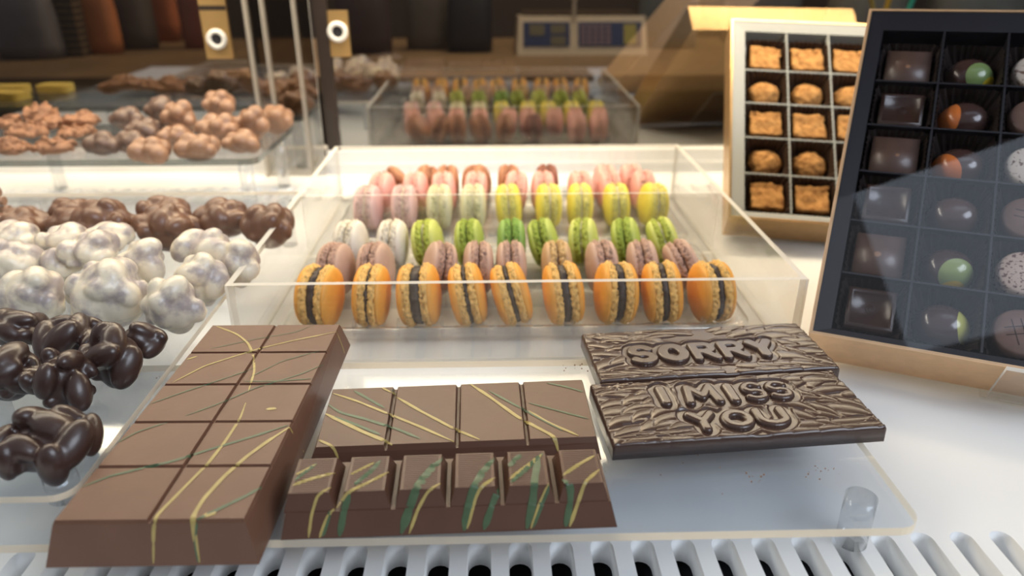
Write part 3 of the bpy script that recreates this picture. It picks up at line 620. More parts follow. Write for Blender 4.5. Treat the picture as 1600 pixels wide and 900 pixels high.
def message_bar(label, cx, cy, ang, letters, seed):
    Lx, Ly, T = 0.1450, 0.0562, 0.0088
    t = thing('message_bar', label, 'chocolate bar', (cx, cy, 0.0333), rot=(0, 0, ang))
    ca, sa = math.cos(ang), math.sin(ang); loc = []
    for ch, x, w, y, h in letters:
        dx, dy = x - cx, y - cy; loc.append((ch, dx * ca + dy * sa, w, -dx * sa + dy * ca, h))
    glyphs = []
    for ch, x, w, y, h in loc:
        r = {1: 0.0038, 2: 0.0031}[seed]
        if ch == 'S': r -= 0.0004
        if ch == 'R': r -= 0.0006
        if ch == 'I': r = 0.0035
        hw, hh = max(w / 2 - r, 0.0), h / 2 - r
        glyphs.append(([[(x + (q[0] * 2 - 1) * hw, y + (q[1] * 2 - 1) * hh) for q in L_] for L_ in GLYPH[ch]], r))
    X, Y, H = feather_field(Lx, Ly, glyphs, seed); nx, ny = X.shape
    Z = T + H
    co = np.stack([X, Y, Z], -1).reshape(-1, 3); verts = [tuple(v) for v in co]
    idx = np.arange(nx * ny).reshape(nx, ny); faces = [(int(idx[i, j]), int(idx[i + 1, j]), int(idx[i + 1, j + 1]), int(idx[i, j + 1])) for i in range(nx - 1) for j in range(ny - 1)]
    ring = [(i, 0) for i in range(nx)] + [(nx - 1, j) for j in range(1, ny)] + [(i, ny - 1) for i in range(nx - 2, -1, -1)] + [(0, j) for j in range(ny - 2, 0, -1)]
    b0 = len(verts); k = 1.016
    mid = []
    for (i, j) in ring: mid.append(len(verts)); verts.append((X[i, j] + 0.0008 * np.sign(X[i, j]) * (i in (0, nx - 1)), Y[i, j] + 0.0008 * np.sign(Y[i, j]) * (j in (0, ny - 1)), T - 0.0012 + H[i, j] * 0.4))
    low = []
    for (i, j) in ring: low.append(len(verts)); verts.append((X[i, j] * 1.014, Y[i, j] * 1.030, 0.0))
    n = len(ring)
    for q in range(n):
        r = (q + 1) % n; a, b = int(idx[ring[q]]), int(idx[ring[r]])
        faces.append((b, a, mid[q], mid[r])); faces.append((mid[r], mid[q], low[q], low[r]))
    faces.append(tuple(low[::-1]))
    me = bpy.data.meshes.new('relief_slab'); me.from_pydata(verts, [], faces); me.shade_smooth(); link('relief_slab', me, MOLD, t)
    for (ch, x, w, y, h), (lines, r) in zip(loc, glyphs):
        res = 0.00032; nx2, ny2 = int((w + 0.0012) / res) + 1, int((h + 0.0012) / res) + 1
        GX, GY = np.meshgrid(np.linspace(x - w / 2 - .0006, x + w / 2 + .0006, nx2), np.linspace(y - h / 2 - .0006, y + h / 2 + .0006, ny2), indexing='ij')
        D = np.full_like(GX, 1.0)
        for L_ in lines:
            for (ax, ay), (bx, by) in zip(L_[:-1], L_[1:]):
                ex, ey = bx - ax, by - ay; l2 = ex * ex + ey * ey + 1e-12
                tt = np.clip(((GX - ax) * ex + (GY - ay) * ey) / l2, 0, 1); D = np.minimum(D, np.hypot(GX - ax - tt * ex, GY - ay - tt * ey))
        q = np.clip((r - D) / (0.0011 if seed == 1 else 0.0020), 0, 1); q = np.sqrt(np.clip(1 - (1 - q) ** 2, 0, 1))
        GZ = np.where(D < r, T - 0.0004 + 0.0024 * q, T - 0.0012)
        vs_ = [tuple(v) for v in np.stack([GX, GY, GZ], -1).reshape(-1, 3)]; ii = np.arange(nx2 * ny2).reshape(nx2, ny2); fs_ = []
        for a_ in range(nx2 - 1):
            for b_ in range(ny2 - 1):
                if D[a_:a_ + 2, b_:b_ + 2].min() < r + 0.00005: fs_.append((int(ii[a_, b_]), int(ii[a_ + 1, b_]), int(ii[a_ + 1, b_ + 1]), int(ii[a_, b_ + 1])))
        bm = bmesh.new(); vv = [bm.verts.new(p) for p in vs_]
        for f in fs_: bm.faces.new([vv[k] for k in f])
        bmesh.ops.delete(bm, geom=[v for v in bm.verts if not v.link_faces], context='VERTS')
        lm = bpy.data.meshes.new('letter'); bm.to_mesh(lm); bm.free(); lm.shade_smooth(); link('letter', lm, MOLD, t)
    return t
message_bar('moulded chocolate bar reading SORRY, behind the other message bar', 0.1322, 0.4003, math.radians(4.6),
    [('S', 0.0911, 0.0185, 0.3942, 0.0236), ('O', 0.1108, 0.0204, 0.3957, 0.0231), ('R', 0.1306, 0.0182, 0.3972, 0.0225), ('R', 0.1492, 0.0180, 0.3988, 0.0226), ('Y', 0.1678, 0.0190, 0.4005, 0.0228)], 1)
message_bar('moulded chocolate bar reading I MISS YOU, at the front right', 0.1303, 0.3388, math.radians(4.7),
    [('I', 0.0942, 0.0133, 0.3484, 0.0206), ('M', 0.1160, 0.0230, 0.3492, 0.0206), ('I', 0.1332, 0.0120, 0.3500, 0.0206), ('S', 0.1466, 0.0150, 0.3513, 0.0199), ('S', 0.1612, 0.0153, 0.3526, 0.0194),
     ('Y', 0.1102, 0.0180, 0.3231, 0.0190), ('O', 0.1290, 0.0190, 0.3246, 0.0180), ('U', 0.1484, 0.0200, 0.3265, 0.0185)], 2)

# ================================================================== NUT CLUSTERS
def blob_mesh(balls, voxel, smooth_it, name):
    """balls: (centre, radii, rotation) merged into one coated lump"""
    bm = bmesh.new()
    for c, r, e in balls:
        M = Matrix.Translation(c) @ e.to_matrix().to_4x4() @ Matrix.Diagonal((*r, 1))
        bmesh.ops.create_icosphere(bm, subdivisions=3, radius=1.0, matrix=M)
    me = bpy.data.meshes.new('tmp'); bm.to_mesh(me); bm.free()
    ob = bpy.data.objects.new('tmp', me); COL.objects.link(ob)
    md = ob.modifiers.new('r', 'REMESH'); md.mode = 'VOXEL'; md.voxel_size = voxel
    sm = ob.modifiers.new('s', 'SMOOTH'); sm.factor = 0.5; sm.iterations = smooth_it
    bpy.context.view_layer.update(); dg = bpy.context.evaluated_depsgraph_get()
    out = bpy.data.meshes.new_from_object(ob.evaluated_get(dg)); out.name = name
    bpy.data.objects.remove(ob); bpy.data.meshes.remove(me); out.shade_smooth(); return out
from mathutils import Euler
def rnd_e(): return Euler((random.uniform(0, 6.28), random.uniform(-0.6, 0.6), random.uniform(0, 6.28)))
def cluster_mesh(kind, a, b, h, seed):
    random.seed(seed); balls = []
    if kind == 'crisp':
        n = 46
        for k in range(n):
            th = random.uniform(0, 6.28); r = math.sqrt(random.random()); z = h * (0.25 + 0.7 * random.random() * (1 - r * r * 0.7))
            balls.append((Vector((a * r * math.cos(th) * 0.9, b * r * math.sin(th) * 0.9, z)), (random.uniform(.003, .006), random.uniform(.003, .005), .0015), Euler((random.uniform(0, 6), random.uniform(0, 6), random.uniform(0, 6)))))
        balls.append((Vector((0, 0, h * 0.38)), (a * 0.82, b * 0.82, h * 0.38), Euler((0, 0, 0))))
        return blob_mesh(balls, 0.0012, 1, 'cluster')
    nut = {'dark': (.0118, .0070, .0058), 'white': (.0100, .0076, .0068), 'brown': (.0104, .0080, .0068), 'hazel': (.0092, .0088, .0084), 'hazel_dark': (.0088, .0084, .0078)}[kind]
    # a coated dome with nuts bedded in its skin
    core = {'dark': 0.72, 'white': 0.92, 'brown': 0.84, 'hazel': 0.66, 'hazel_dark': 0.70}[kind]; bed = {'dark': 0.98, 'white': 0.82, 'brown': 0.90, 'hazel': 0.84, 'hazel_dark': 0.84}[kind]
    kk = 0.35 if kind == 'white' else 0.55; ca, cb, ch = max(a - nut[1] * kk, a * core * .7), max(b - nut[1] * kk, b * core * .7), max(h - nut[2] * kk * .8, h * .6)
    cf = 0.80 if kind == 'dark' else 0.96
    if kind == 'white':
        for k in range(4):
            th = k * 1.57 + random.uniform(-.6, .6); q = random.uniform(.16, .30)
            balls.append((Vector((ca * q * math.cos(th), cb * q * math.sin(th), ch * random.uniform(.26, .40))), (ca * random.uniform(.66, .80), cb * random.uniform(.66, .80), ch * random.uniform(.46, .62)), Euler((random.uniform(-.2, .2), random.uniform(-.2, .2), th))))
    cf *= 0.72 if kind == 'white' else 1.0
    balls.append((Vector((0, 0, ch * 0.30)), (ca * cf, cb * cf, ch * 0.66 * (0.92 if kind == 'dark' else 1)), Euler((0, 0, random.uniform(-.3, .3)))))
    n = max(6, int(2.3 * ca * cb / (nut[0] * nut[1]) * {'dark': 1.05, 'white': .60, 'brown': .80, 'hazel': .62, 'hazel_dark': .62}[kind]))
    for k in range(n):
        zf = 1 - (k + 0.5) / n * 1.06 + random.uniform(-.05, .05); zf = min(1, max(-.08, zf)); rr = math.sqrt(max(0, 1 - zf * zf))
        th = k * 2.39996 + random.uniform(-.35, .35)
        c = Vector((ca * rr * math.cos(th) * bed, cb * rr * math.sin(th) * bed, ch * (0.30 + 0.66 * zf * bed))); c.z = max(c.z, nut[2] * .55)
        nrm = Vector((rr * math.cos(th) / ca, rr * math.sin(th) / cb, zf / ch)).normalized()
        q = nrm.to_track_quat('Z', 'X') @ Euler((random.uniform(-.45, .45), random.uniform(-.45, .45), random.uniform(0, 6.28))).to_quaternion()
        sz = random.uniform(.72, 1.15) if kind != 'white' else random.uniform(.75, 1.30)
        balls.append((c, tuple(v * sz for v in nut), q))
    if kind in ('dark', 'brown', 'white'):
        for k in range(3):   # drips that spread on the sheet
            th = random.uniform(0, 6.28); balls.append((Vector((ca * .72 * math.cos(th), cb * .72 * math.sin(th), h * .12)), (ca * .34, cb * .34, h * .14), Euler((0, 0, th))))
    return blob_mesh(balls, 0.00115 if kind in ('dark', 'white') else 0.0014, {'dark': 1, 'white': 12, 'brown': 5, 'hazel': 3, 'hazel_dark': 4}[kind], 'cluster')
CM = {'dark': DARKC, 'white': WHITEC, 'brown': BROWNC, 'crisp': CRISPC, 'hazel': CARAMELC, 'hazel_dark': mk('dull_milk_chocolate', (0.150, 0.088, 0.062), 0.42, var=0.2, vscale=60, bump=0.05, coat=0.1)}
def cluster(kind, box, zbase, label, group, seed, hk=0.75, dk=0.85, tilt=0.0, rz=None):
    u0, v0, u1, v1 = box; u, v = (u0 + u1) / 2, (v0 + v1) / 2
    p = atz(u, v, zbase + 0.012); dep = (p - CP).dot(FW)
    a = (u1 - u0) / 2 * dep / FPX; vs = (v1 - v0) * dep / FPX
    h = vs * hk; b = a * dk
    h = min(max(h, 0.013), 0.045)
    p = atz(u, v, zbase + h * 0.45)
    me = cluster_mesh(kind, a, b, h, seed); me.materials.append(CM[kind])
    o = bpy.data.objects.new('nut_cluster', me); COL.objects.link(o); o.location = (p.x, p.y, zbase + 0.0002)
    o.rotation_euler = (tilt, 0, 0 if rz is None else rz)
    tag(o, label, 'chocolate cluster', group); return o
ZC = 0.050
G = 'dark chocolate nut clusters'
for i, (bx, dz, lab, hk, tl) in enumerate([
    ((-20, 645, 152, 732), 0, 'dark chocolate almond cluster nearest the viewer, alone at the front left', 0.75, 0),
    ((42, 535, 150, 645), 0, 'dark chocolate almond cluster just behind the front one', 0.75, 0),
    ((128, 500, 218, 614), 0.000, 'dark chocolate almond cluster reaching furthest toward the big bar', 0.70, 0),
    ((186, 505, 256, 560), 0, 'small dark chocolate cluster at the right end of the dark group', 0.8, 0),
    ((-45, 530, 62, 632), 0, 'dark chocolate cluster cut by the left edge of the picture', 0.7, 0),
    ((60, 488, 158, 555), 0.006, 'dark chocolate cluster at the back of the dark group, below the big white one', 0.7, 0),
    ((-30, 480, 72, 545), 0.003, 'dark chocolate cluster at the back left of the dark group', 0.7, 0),
]): cluster('dark', bx, ZC + dz, lab, G, 100 + i, hk, 0.85, tl)
G = 'white chocolate nut clusters'
for i, (bx, dz, lab, hk, tl) in enumerate([
    ((222, 418, 322, 514), 0.0, 'greyish white cluster leaning at the front right of the white group', 0.85, 0.25),
    ((106, 388, 236, 500), 0.0, 'largest cream-white cluster, at the front middle of the white group', 0.80, 0.25),
    ((2, 402, 104, 502), 0.0, 'cream-white cluster at the front left of the white group', 0.80, 0.25),
    ((280, 384, 352, 474), 0.0, 'narrow white cluster behind the leaning greyish one', 0.8, 0.1),
    ((270, 355, 372, 415), 0.012, 'broad white cluster on top at the back right of the white group', 0.75, 0),
    ((335, 372, 408, 448), 0.0, 'white cluster at the right end of the white group beside the clear box', 0.75, 0),
    ((190, 362, 258, 450), 0.004, 'white cluster behind the right side of the largest cream-white one', 0.75, 0),
    ((95, 358, 190, 420), 0.010, 'white cluster on top behind the largest cream-white one', 0.75, 0),
    ((-30, 375, 62, 432), 0.008, 'white cluster at the left picture edge behind the front left one', 0.75, 0),
    ((58, 352, 138, 392), 0.012, 'small white cluster at the back of the white group under the milk clusters', 0.75, 0),
    ((-20, 350, 64, 388), 0.010, 'white cluster at the back left of the white group', 0.75, 0),
    ((130, 352, 205, 388), 0.012, 'white cluster at the back middle of the white group', 0.75, 0),
    ((60, 385, 118, 440), 0.0, 'white cluster between the two front cream-white ones', 0.75, 0),
]): cluster('white', bx, ZC + dz, lab, G, 200 + i, hk, 0.85, tl)
G = 'milk chocolate clusters'
for i, (bx, dz, lab, hk) in enumerate([
    ((-25, 318, 84, 378), 0, 'milk chocolate cluster at the left end of the milk row', 0.7), ((72, 318, 140, 372), 0.004, 'milk chocolate cluster second from left in the milk row', 0.7),
    ((112, 306, 214, 382), 0.0, 'tall pointed milk chocolate cluster in the middle of the milk row', 0.85), ((205, 312, 312, 388), 0, 'milk chocolate cluster right of the pointed one', 0.75),
    ((300, 306, 398, 368), 0, 'broad milk chocolate cluster near the right end of the milk row', 0.75), ((375, 312, 462, 385), 0, 'milk chocolate cluster at the right end of the milk row', 0.75),
    ((75, 310, 150, 345), 0.010, 'milk chocolate cluster lying behind the second one of the milk row', 0.75), ((215, 306, 300, 345), 0.010, 'milk chocolate cluster lying behind, between the pointed and the broad one', 0.75),
]): cluster('brown', bx, ZC + dz, lab, G, 300 + i, hk, 0.8)
ZH = 0.074
G = 'crisp chocolate clusters on the high riser'
for i, (bx, dz, lab) in enumerate([
    ((-5, 176, 42, 210), 0.006, 'crisp flake cluster at the back left of the high riser'), ((30, 160, 98, 196), 0.014, 'crisp flake cluster on top of the pile'), ((10, 190, 78, 220), 0.006, 'crisp flake cluster in the middle left of the pile'),
    ((40, 176, 104, 208), 0.010, 'crisp flake cluster just under the top one'), ((96, 170, 158, 206), 0.008, 'crisp flake cluster leaning at the right of the pile'), ((84, 192, 148, 218), 0.003, 'crisp flake cluster below the leaning one'),
    ((-12, 212, 48, 248), 0.0, 'crisp flake cluster at the front left of the high riser'), ((50, 210, 120, 246), 0.0, 'crisp flake cluster at the front middle of the high riser')]):
    cluster('crisp', bx, ZH + dz, lab, G, 400 + i, 0.8, 0.8)
G = 'hazelnut clusters on the high riser'
for i, (bx, dz, kd, lab) in enumerate([
    ((130, 206, 188, 240), 0.0, 'hazel_dark', 'grey-brown hazelnut cluster at the left front of the hazelnut pile'), ((178, 204, 232, 238), 0.0, 'hazel_dark', 'grey-brown hazelnut cluster second in the front line'),
    ((168, 166, 226, 200), 0.010, 'hazel_dark', 'grey-brown hazelnut cluster on top at the left of the pile'), ((222, 148, 276, 190), 0.016, 'hazel_dark', 'grey-brown hazelnut cluster high in the pile'),
    ((190, 185, 258, 215), 0.006, 'hazel_dark', 'grey-brown hazelnut cluster in the middle of the pile'),
    ((200, 214, 268, 252), 0.0, 'hazel', 'caramel hazelnut cluster nearest the riser edge'), ((272, 208, 346, 248), 0.0, 'hazel', 'caramel hazelnut cluster in the front line with three nuts'),
    ((342, 204, 408, 236), 0.0, 'hazel', 'caramel hazelnut cluster at the right of the front line'), ((252, 154, 312, 206), 0.012, 'hazel', 'caramel hazelnut cluster with a dark hollow, upper middle'),
    ((312, 140, 372, 180), 0.022, 'hazel', 'caramel hazelnut cluster at the very top of the pile'), ((302, 178, 384, 216), 0.008, 'hazel', 'caramel hazelnut cluster under the top one'),
    ((366, 162, 420, 214), 0.008, 'hazel', 'caramel hazelnut cluster on the right slope of the pile'), ((396, 160, 462, 204), 0.002, 'hazel', 'caramel hazelnut cluster at the far right end of the high riser'), ((245, 198, 300, 225), 0.004, 'hazel', 'caramel hazelnut cluster between the front line and the hollow one')]):
    cluster(kd, bx, ZH + dz, lab, G, 500 + i, 0.85, 0.8)
# ridged chocolate sticks at the left edge
for k in range(4):
    p = atz(-2, 341 - k * 9, ZC + 0.004 + 0.0075 * k)
    bm = bmesh.new(); n = 14
    for j in range(9):
        x0 = -0.040 + j * 0.0065
        add_cyl(bm, (0, 0), 0.0034 + 0.0006 * (j % 2), 0.0034 + 0.0006 * ((j + 1) % 2), x0, x0 + 0.0065, n, 0, j in (0, 8))
    bmesh.ops.rotate(bm, verts=bm.verts, cent=(0, 0, 0), matrix=Matrix.Rotation(PI / 2, 3, 'Y'))
    q = atz(-2, 342, ZC + 0.004)
    o = bm_obj('chocolate_stick', bm, CM['hazel'], None, loc=(q.x - 0.004 - 0.003 * k, q.y + 0.001 * k, ZC + 0.0042 + 0.0078 * k))
    tag(o, 'ridged milk chocolate stick at the left edge, ' + ['lowest', 'second from the bottom', 'second from the top', 'topmost'][k] + ' of its stack', 'chocolate stick', 'ridged sticks stacked at the left edge')

# ================================================================== BOXES OF PRALINES AND TRUFFLES
def frame_matrix(origin, M3):
    m = Matrix(((M3[0][0], M3[0][1], M3[0][2]), (M3[1][0], M3[1][1], M3[1][2]), (M3[2][0], M3[2][1], M3[2][2]))).to_4x4(); m.translation = origin; return m
def confection_box(name, label, MW, c, nc, nr, left, right, top, bottom, depth, outer_m, inner_m, lip, cellz, cell_top):
    """local axes: x right, y up the slope, z out of the box; grid origin = upper left cell corner"""
    t = thing(name, label, 'chocolate box', mat=MW)
    x0, x1, y0, y1 = -left, nc * c + right, -nr * c - bottom, top
    w = 0.0022
    bm = bmesh.new()
    add_box(bm, x0, x1, y0, y1, -depth, -depth + 0.002, 0)
    for a in ((x0, x0 + w, y0, y1), (x1 - w, x1, y0, y1), (x0 + w, x1 - w, y0, y0 + w), (x0 + w, x1 - w, y1 - w, y1)): add_box(bm, *a, -depth + 0.002, lip, 0)
    bm_obj('outer_shell', bm, outer_m, t)
    # inner liner: flat frame around the cells, sloping down to the cell walls
    e = w + 0.0002; bm = bmesh.new()
    O = [(x0 + e, y0 + e), (x1 - e, y0 + e), (x1 - e, y1 - e), (x0 + e, y1 - e)]; I = [(-0.0004, -nr * c - 0.0004), (nc * c + 0.0004, -nr * c - 0.0004), (nc * c + 0.0004, cell_top), (-0.0004, cell_top)]
    ov = [bm.verts.new((*p, lip - 0.0006)) for p in O]; iv = [bm.verts.new((*p, lip - 0.0022)) for p in I]; dv = [bm.verts.new((*p, cellz)) for p in I]
    for i in range(4):
        j = (i + 1) % 4; bm.faces.new((ov[i], ov[j], iv[j], iv[i])); bm.faces.new((iv[i], iv[j], dv[j], dv[i]))
    bm.faces.new(dv)
    bm_obj('liner', bm, inner_m, t)
    for i in range(1, nc):
        bm = bmesh.new(); add_box(bm, i * c - 0.0007, i * c + 0.0007, -nr * c, cell_top - 0.0002, cellz + 0.0002, 0.0); bm_obj('divider', bm, inner_m, t)
    for j in range(1, nr):
        bm = bmesh.new(); add_box(bm, 0, nc * c, -j * c - 0.0007, -j * c + 0.0007, cellz + 0.0002, 0.0002); bm_obj('divider', bm, inner_m, t)
    return t, (x0, x1, y0, y1)
def cup_mesh(r0, r1, h, n, mat):
    bm = bmesh.new(); A, B = [], []
    m = n * 2
    cen_ = bm.verts.new((0, 0, 0.0003))
    for i in range(m):
        a = 2 * PI * i / m; k = 0.035 * (1 if i % 2 else -1)
        A.append(bm.verts.new((r0 * (1 + k * .5) * math.cos(a), r0 * (1 + k * .5) * math.sin(a), 0.0003))); rr = r1 * (1 + k)
        # square-ish mouth so that it fills the cell
        sq = 1 / max(abs(math.cos(a)), abs(math.sin(a))); rr *= min(sq, 1.30)
        lim = r1 * 1.0; B.append(bm.verts.new((max(-lim, min(lim, rr * math.cos(a))) * (1 + k * .25 - .01), max(-lim, min(lim, rr * math.sin(a))) * (1 + k * .25 - .01), h + 0.0004 * math.sin(i * 1.7))))
    for i in range(m):
        j = (i + 1) % m; bm.faces.new((A[i], A[j], B[j], B[i])); bm.faces.new((cen_, A[j], A[i]))
    bmesh.ops.recalc_face_normals(bm, faces=bm.faces)
    me = bpy.data.meshes.new('paper_cup'); bm.to_mesh(me); bm.free(); me.materials.append(mat); return me
def put(name, me, MW, x, y, z, rz, label, cat, group, parts=()):
    o = bpy.data.objects.new(name, me); COL.objects.link(o)
    o.matrix_world = MW @ Matrix.Translation((x, y, z)) @ Matrix.Rotation(rz, 4, 'Z'); tag(o, label, cat, group)
    return o
# ---- praline box
K1 = 0.92
PM = ((0.8924, 0.3374, -0.2996), (-0.4508, 0.6949, -0.5603), (0.0192, 0.6351, 0.7722))
PO = CP + K1 * (Vector((0.3406, 0.6642, 0.2002)) - CP); PW = frame_matrix(PO, PM); c1 = 0.047 * K1
PFL = -0.0235
pbox, ext = confection_box('praline_box', 'large dark navy praline box with rose gold edges propped up at right', PW, c1, 3, 6, 0.0148 * K1, 0.0148 * K1, 0.0345 * K1, 0.0082 * K1, 0.039, GOLD_ROSE, NAVYCARD, 0.0015, PFL, 0.0105)
bm = bmesh.new(); add_box(bm, ext[0] + 0.0004, ext[1] - 0.0004, ext[2] + 0.0004, ext[3] - 0.0004, 0.0018, 0.0022); bm_obj('clear_cover', bm, FILM, pbox)['label'] = 'clear plastic cover sheet'
cupm = cup_mesh(0.0165, 0.0206, 0.0200, 30, CUPPAPER)
def lin(*a): return a
def paint_mat(name, base, patches, rough=0.22):
    """chocolate dome with flat painted patches: (centre, radius, colour) in object space"""
    m, nt, b = nodes_of(name); N = nt.nodes.new; L = nt.links.new
    b.inputs['Roughness'].default_value = rough; b.inputs['Coat Weight'].default_value = 0.4; b.inputs['Coat Roughness'].default_value = 0.1
    tc = N('ShaderNodeTexCoord'); prev = None; pc = base
    ns = N('ShaderNodeTexNoise'); ns.inputs['Scale'].default_value = 220; L(tc.outputs['Object'], ns.inputs['Vector'])
    for cpt, r, col in patches:
        d = N('ShaderNodeVectorMath'); d.operation = 'DISTANCE'; d.inputs[1].default_value = cpt; L(tc.outputs['Object'], d.inputs[0])
        ad = N('ShaderNodeMath'); ad.operation = 'MULTIPLY_ADD'; ad.inputs[1].default_value = 0.0008; L(ns.outputs['Fac'], ad.inputs[0]); L(d.outputs['Value'], ad.inputs[2])
        mr = N('ShaderNodeMapRange'); mr.inputs['From Min'].default_value = r + 0.0002; mr.inputs['From Max'].default_value = r - 0.0002; L(ad.outputs[0], mr.inputs['Value'])
        mx = N('ShaderNodeMix'); mx.data_type = 'RGBA'; L(mr.outputs[0], mx.inputs['Factor'])
        if prev is None: mx.inputs['A'].default_value = (*base, 1)
        else: L(prev, mx.inputs['A'])
        mx.inputs['B'].default_value = (*col, 1); prev = mx.outputs['Result']
    if prev is not None: L(prev, b.inputs['Base Color'])
    else: b.inputs['Base Color'].default_value = (*base, 1)
    MATS[name] = m; return m
DKB = (0.058, 0.030, 0.025)
def dome_mesh(rx, ry, h, mat):
    bm = bmesh.new(); n, m = 40, 14; rows = []
    for j in range(m):
        f = j / (m - 1) * PI / 2 * 0.985; row = []
        for i in range(n):
            a = 2 * PI * i / n; row.append(bm.verts.new((rx * math.cos(f) ** 0.8 * math.cos(a), ry * math.cos(f) ** 0.8 * math.sin(a), h * math.sin(f))))
        rows.append(row)
    for a, b in zip(rows[:-1], rows[1:]):
        for i in range(n): bm.faces.new((a[i], a[(i + 1) % n], b[(i + 1) % n], b[i]))
    bm.faces.new(rows[-1]); bm.faces.new(rows[0][::-1])
    bmesh.ops.recalc_face_normals(bm, faces=bm.faces)
    me = bpy.data.meshes.new('praline'); bm.to_mesh(me); bm.free(); me.shade_smooth(); me.materials.append(mat); return me
def square_mesh(s, h, framed, mat):
    bm = bmesh.new(); d = 0.0012
    add_hex(bm, [(-s - d, -s - d, 0), (s + d, -s - d, 0), (s + d, s + d, 0), (-s - d, s + d, 0)], [(-s, -s, h), (s, -s, h), (s, s, h), (-s, s, h)])
    bevel(bm, 0.0016 if not framed else 0.0008, 3)
    if framed:      # raised rim round a sunken plate
        top = max(bm.faces, key=lambda f: f.calc_area() * (1 if f.calc_center_median().z > h * .9 else 0))
        for th, dz in ((0.0016, 0.0), (0.0007, 0.0010), (0.0011, 0.0), (0.0010, -0.0019)):
            bmesh.ops.inset_region(bm, faces=[top], thickness=th, depth=0.0)
            for v in top.verts: v.co.z += dz
    me = bpy.data.meshes.new('praline'); bmesh.ops.recalc_face_normals(bm, faces=bm.faces); bm.to_mesh(me); bm.free(); me.shade_smooth(); me.materials.append(mat)
    return me
def disc_mesh(r, h, mat, grooves=False):
    bm = bmesh.new(); n = 40
    prof = [(r * 0.86, 0), (r * 0.97, h * 0.25), (r * 0.99, h * 0.72), (r * 0.94, h * 0.93), (r * 0.86, h), (r * 0.3, h * 1.01)]
    R = [[bm.verts.new((q * math.cos(2 * PI * i / n), q * math.sin(2 * PI * i / n), z)) for i in range(n)] for q, z in prof]
    for a, b in zip(R[:-1], R[1:]):
        for i in range(n): bm.faces.new((a[i], a[(i + 1) % n], b[(i + 1) % n], b[i]))
    bm.faces.new(R[-1]); bm.faces.new(R[0][::-1])
    bmesh.ops.recalc_face_normals(bm, faces=bm.faces)
    me = bpy.data.meshes.new('praline'); bm.to_mesh(me); bm.free(); me.shade_smooth(); me.materials.append(mat); return me
SPECK = mk('speckled_white_chocolate', (0.62, 0.54, 0.46), 0.45, col2=(0.16, 0.085, 0.06), vscale=330, thresh=(0.36, 0.42), bump=0.1, bscale=300)
SPECKP = mk('speckled_pinkish_chocolate', (0.52, 0.40, 0.33), 0.45, col2=(0.14, 0.065, 0.05), vscale=420, thresh=(0.40, 0.46), bump=0.1, bscale=300)
PMILK = mk('praline_milk', (0.135, 0.080, 0.062), 0.38, var=0.25, vscale=90, bump=0.08, bscale=300, coat=0.15)
PDARK = mk('praline_dark', (0.050, 0.027, 0.021), 0.25, var=0.2, vscale=90)
PDISC = mk('praline_mauve', (0.19, 0.115, 0.09), 0.4, var=0.2, vscale=120, bump=0.08, bscale=300)
def dot_child(o, r, z, mat, name='dot', seg=16, x=0, y=0):
    bm = bmesh.new(); n = seg; c = bm.verts.new((x, y, z + 0.0003)); rr = [bm.verts.new((x + r * math.cos(2 * PI * i / n) * (1 + .2 * math.sin(i * 2.1)), y + r * math.sin(2 * PI * i / n), z)) for i in range(n)]
    for i in range(n): bm.faces.new((c, rr[i], rr[(i + 1) % n]))
    return bm_obj(name, bm, mat, o)
TOFFEE = mk('toffee_dot', (0.30, 0.16, 0.09), 0.5, var=0.2, vscale=300)
GRN, YEL, ORG = (0.20, 0.29, 0.10), (0.62, 0.47, 0.03), (0.66, 0.19, 0.045)
domes = [
    ('dome praline with a green and yellow painted leaf', paint_mat('paint_leaf', DKB, [((0.0072, -0.0060, 0.0150), 0.0112, GRN), ((0.0160, -0.0100, 0.0070), 0.0085, YEL)])),
    ('dome praline with an orange painted side, second from the top', paint_mat('paint_orange', DKB, [((-0.0140, -0.0020, 0.0090), 0.0140, ORG)])),
    ('dome praline with an orange painted side, third from the top', paint_mat('paint_orange_b', DKB, [((-0.0110, -0.0080, 0.0095), 0.0140, ORG)])),
    ('plain glossy dome praline without paint', paint_mat('paint_plain', (0.080, 0.045, 0.038), [])),
    ('dome praline with a broad green patch edged yellow', paint_mat('paint_green', DKB, [((0.0055, -0.0080, 0.0145), 0.0120, (0.27, 0.34, 0.12)), ((0.0045, -0.0165, 0.0060), 0.0088, (0.55, 0.38, 0.04))])),
    ('dome praline with a yellow-green painted tip', paint_mat('paint_tip', DKB, [((0.0145, 0.0005, 0.0085), 0.0118, (0.47, 0.46, 0.11))])),
]
squares = [('flat square praline with a pale dot', PMILK, False, 0), ('framed glossy square praline with a swirl', PDARK, True, 0), ('flat square praline with a faint toffee smudge', PMILK, False, 1),
           ('framed glossy square praline with a deep plate', PDARK, True, 1), ('flat square praline with a clear beige dot', PMILK, False, 2), ('framed dark square praline, nearest the deck', PDARK, True, 2)]
discs = [('speckled ivory round praline', SPECK), ('smooth brown round praline', PDISC), ('speckled ivory round praline', SPECK), ('brown round praline with fine lines', PDISC), ('speckled pinkish round praline', SPECKP), ('brown round praline with crossed lines', PDISC)]
pos = ['top', 'second', 'third', 'fourth', 'fifth', 'bottom']
GP = 'pralines in the dark navy box'; GC = 'dark paper cups in the dark navy box'
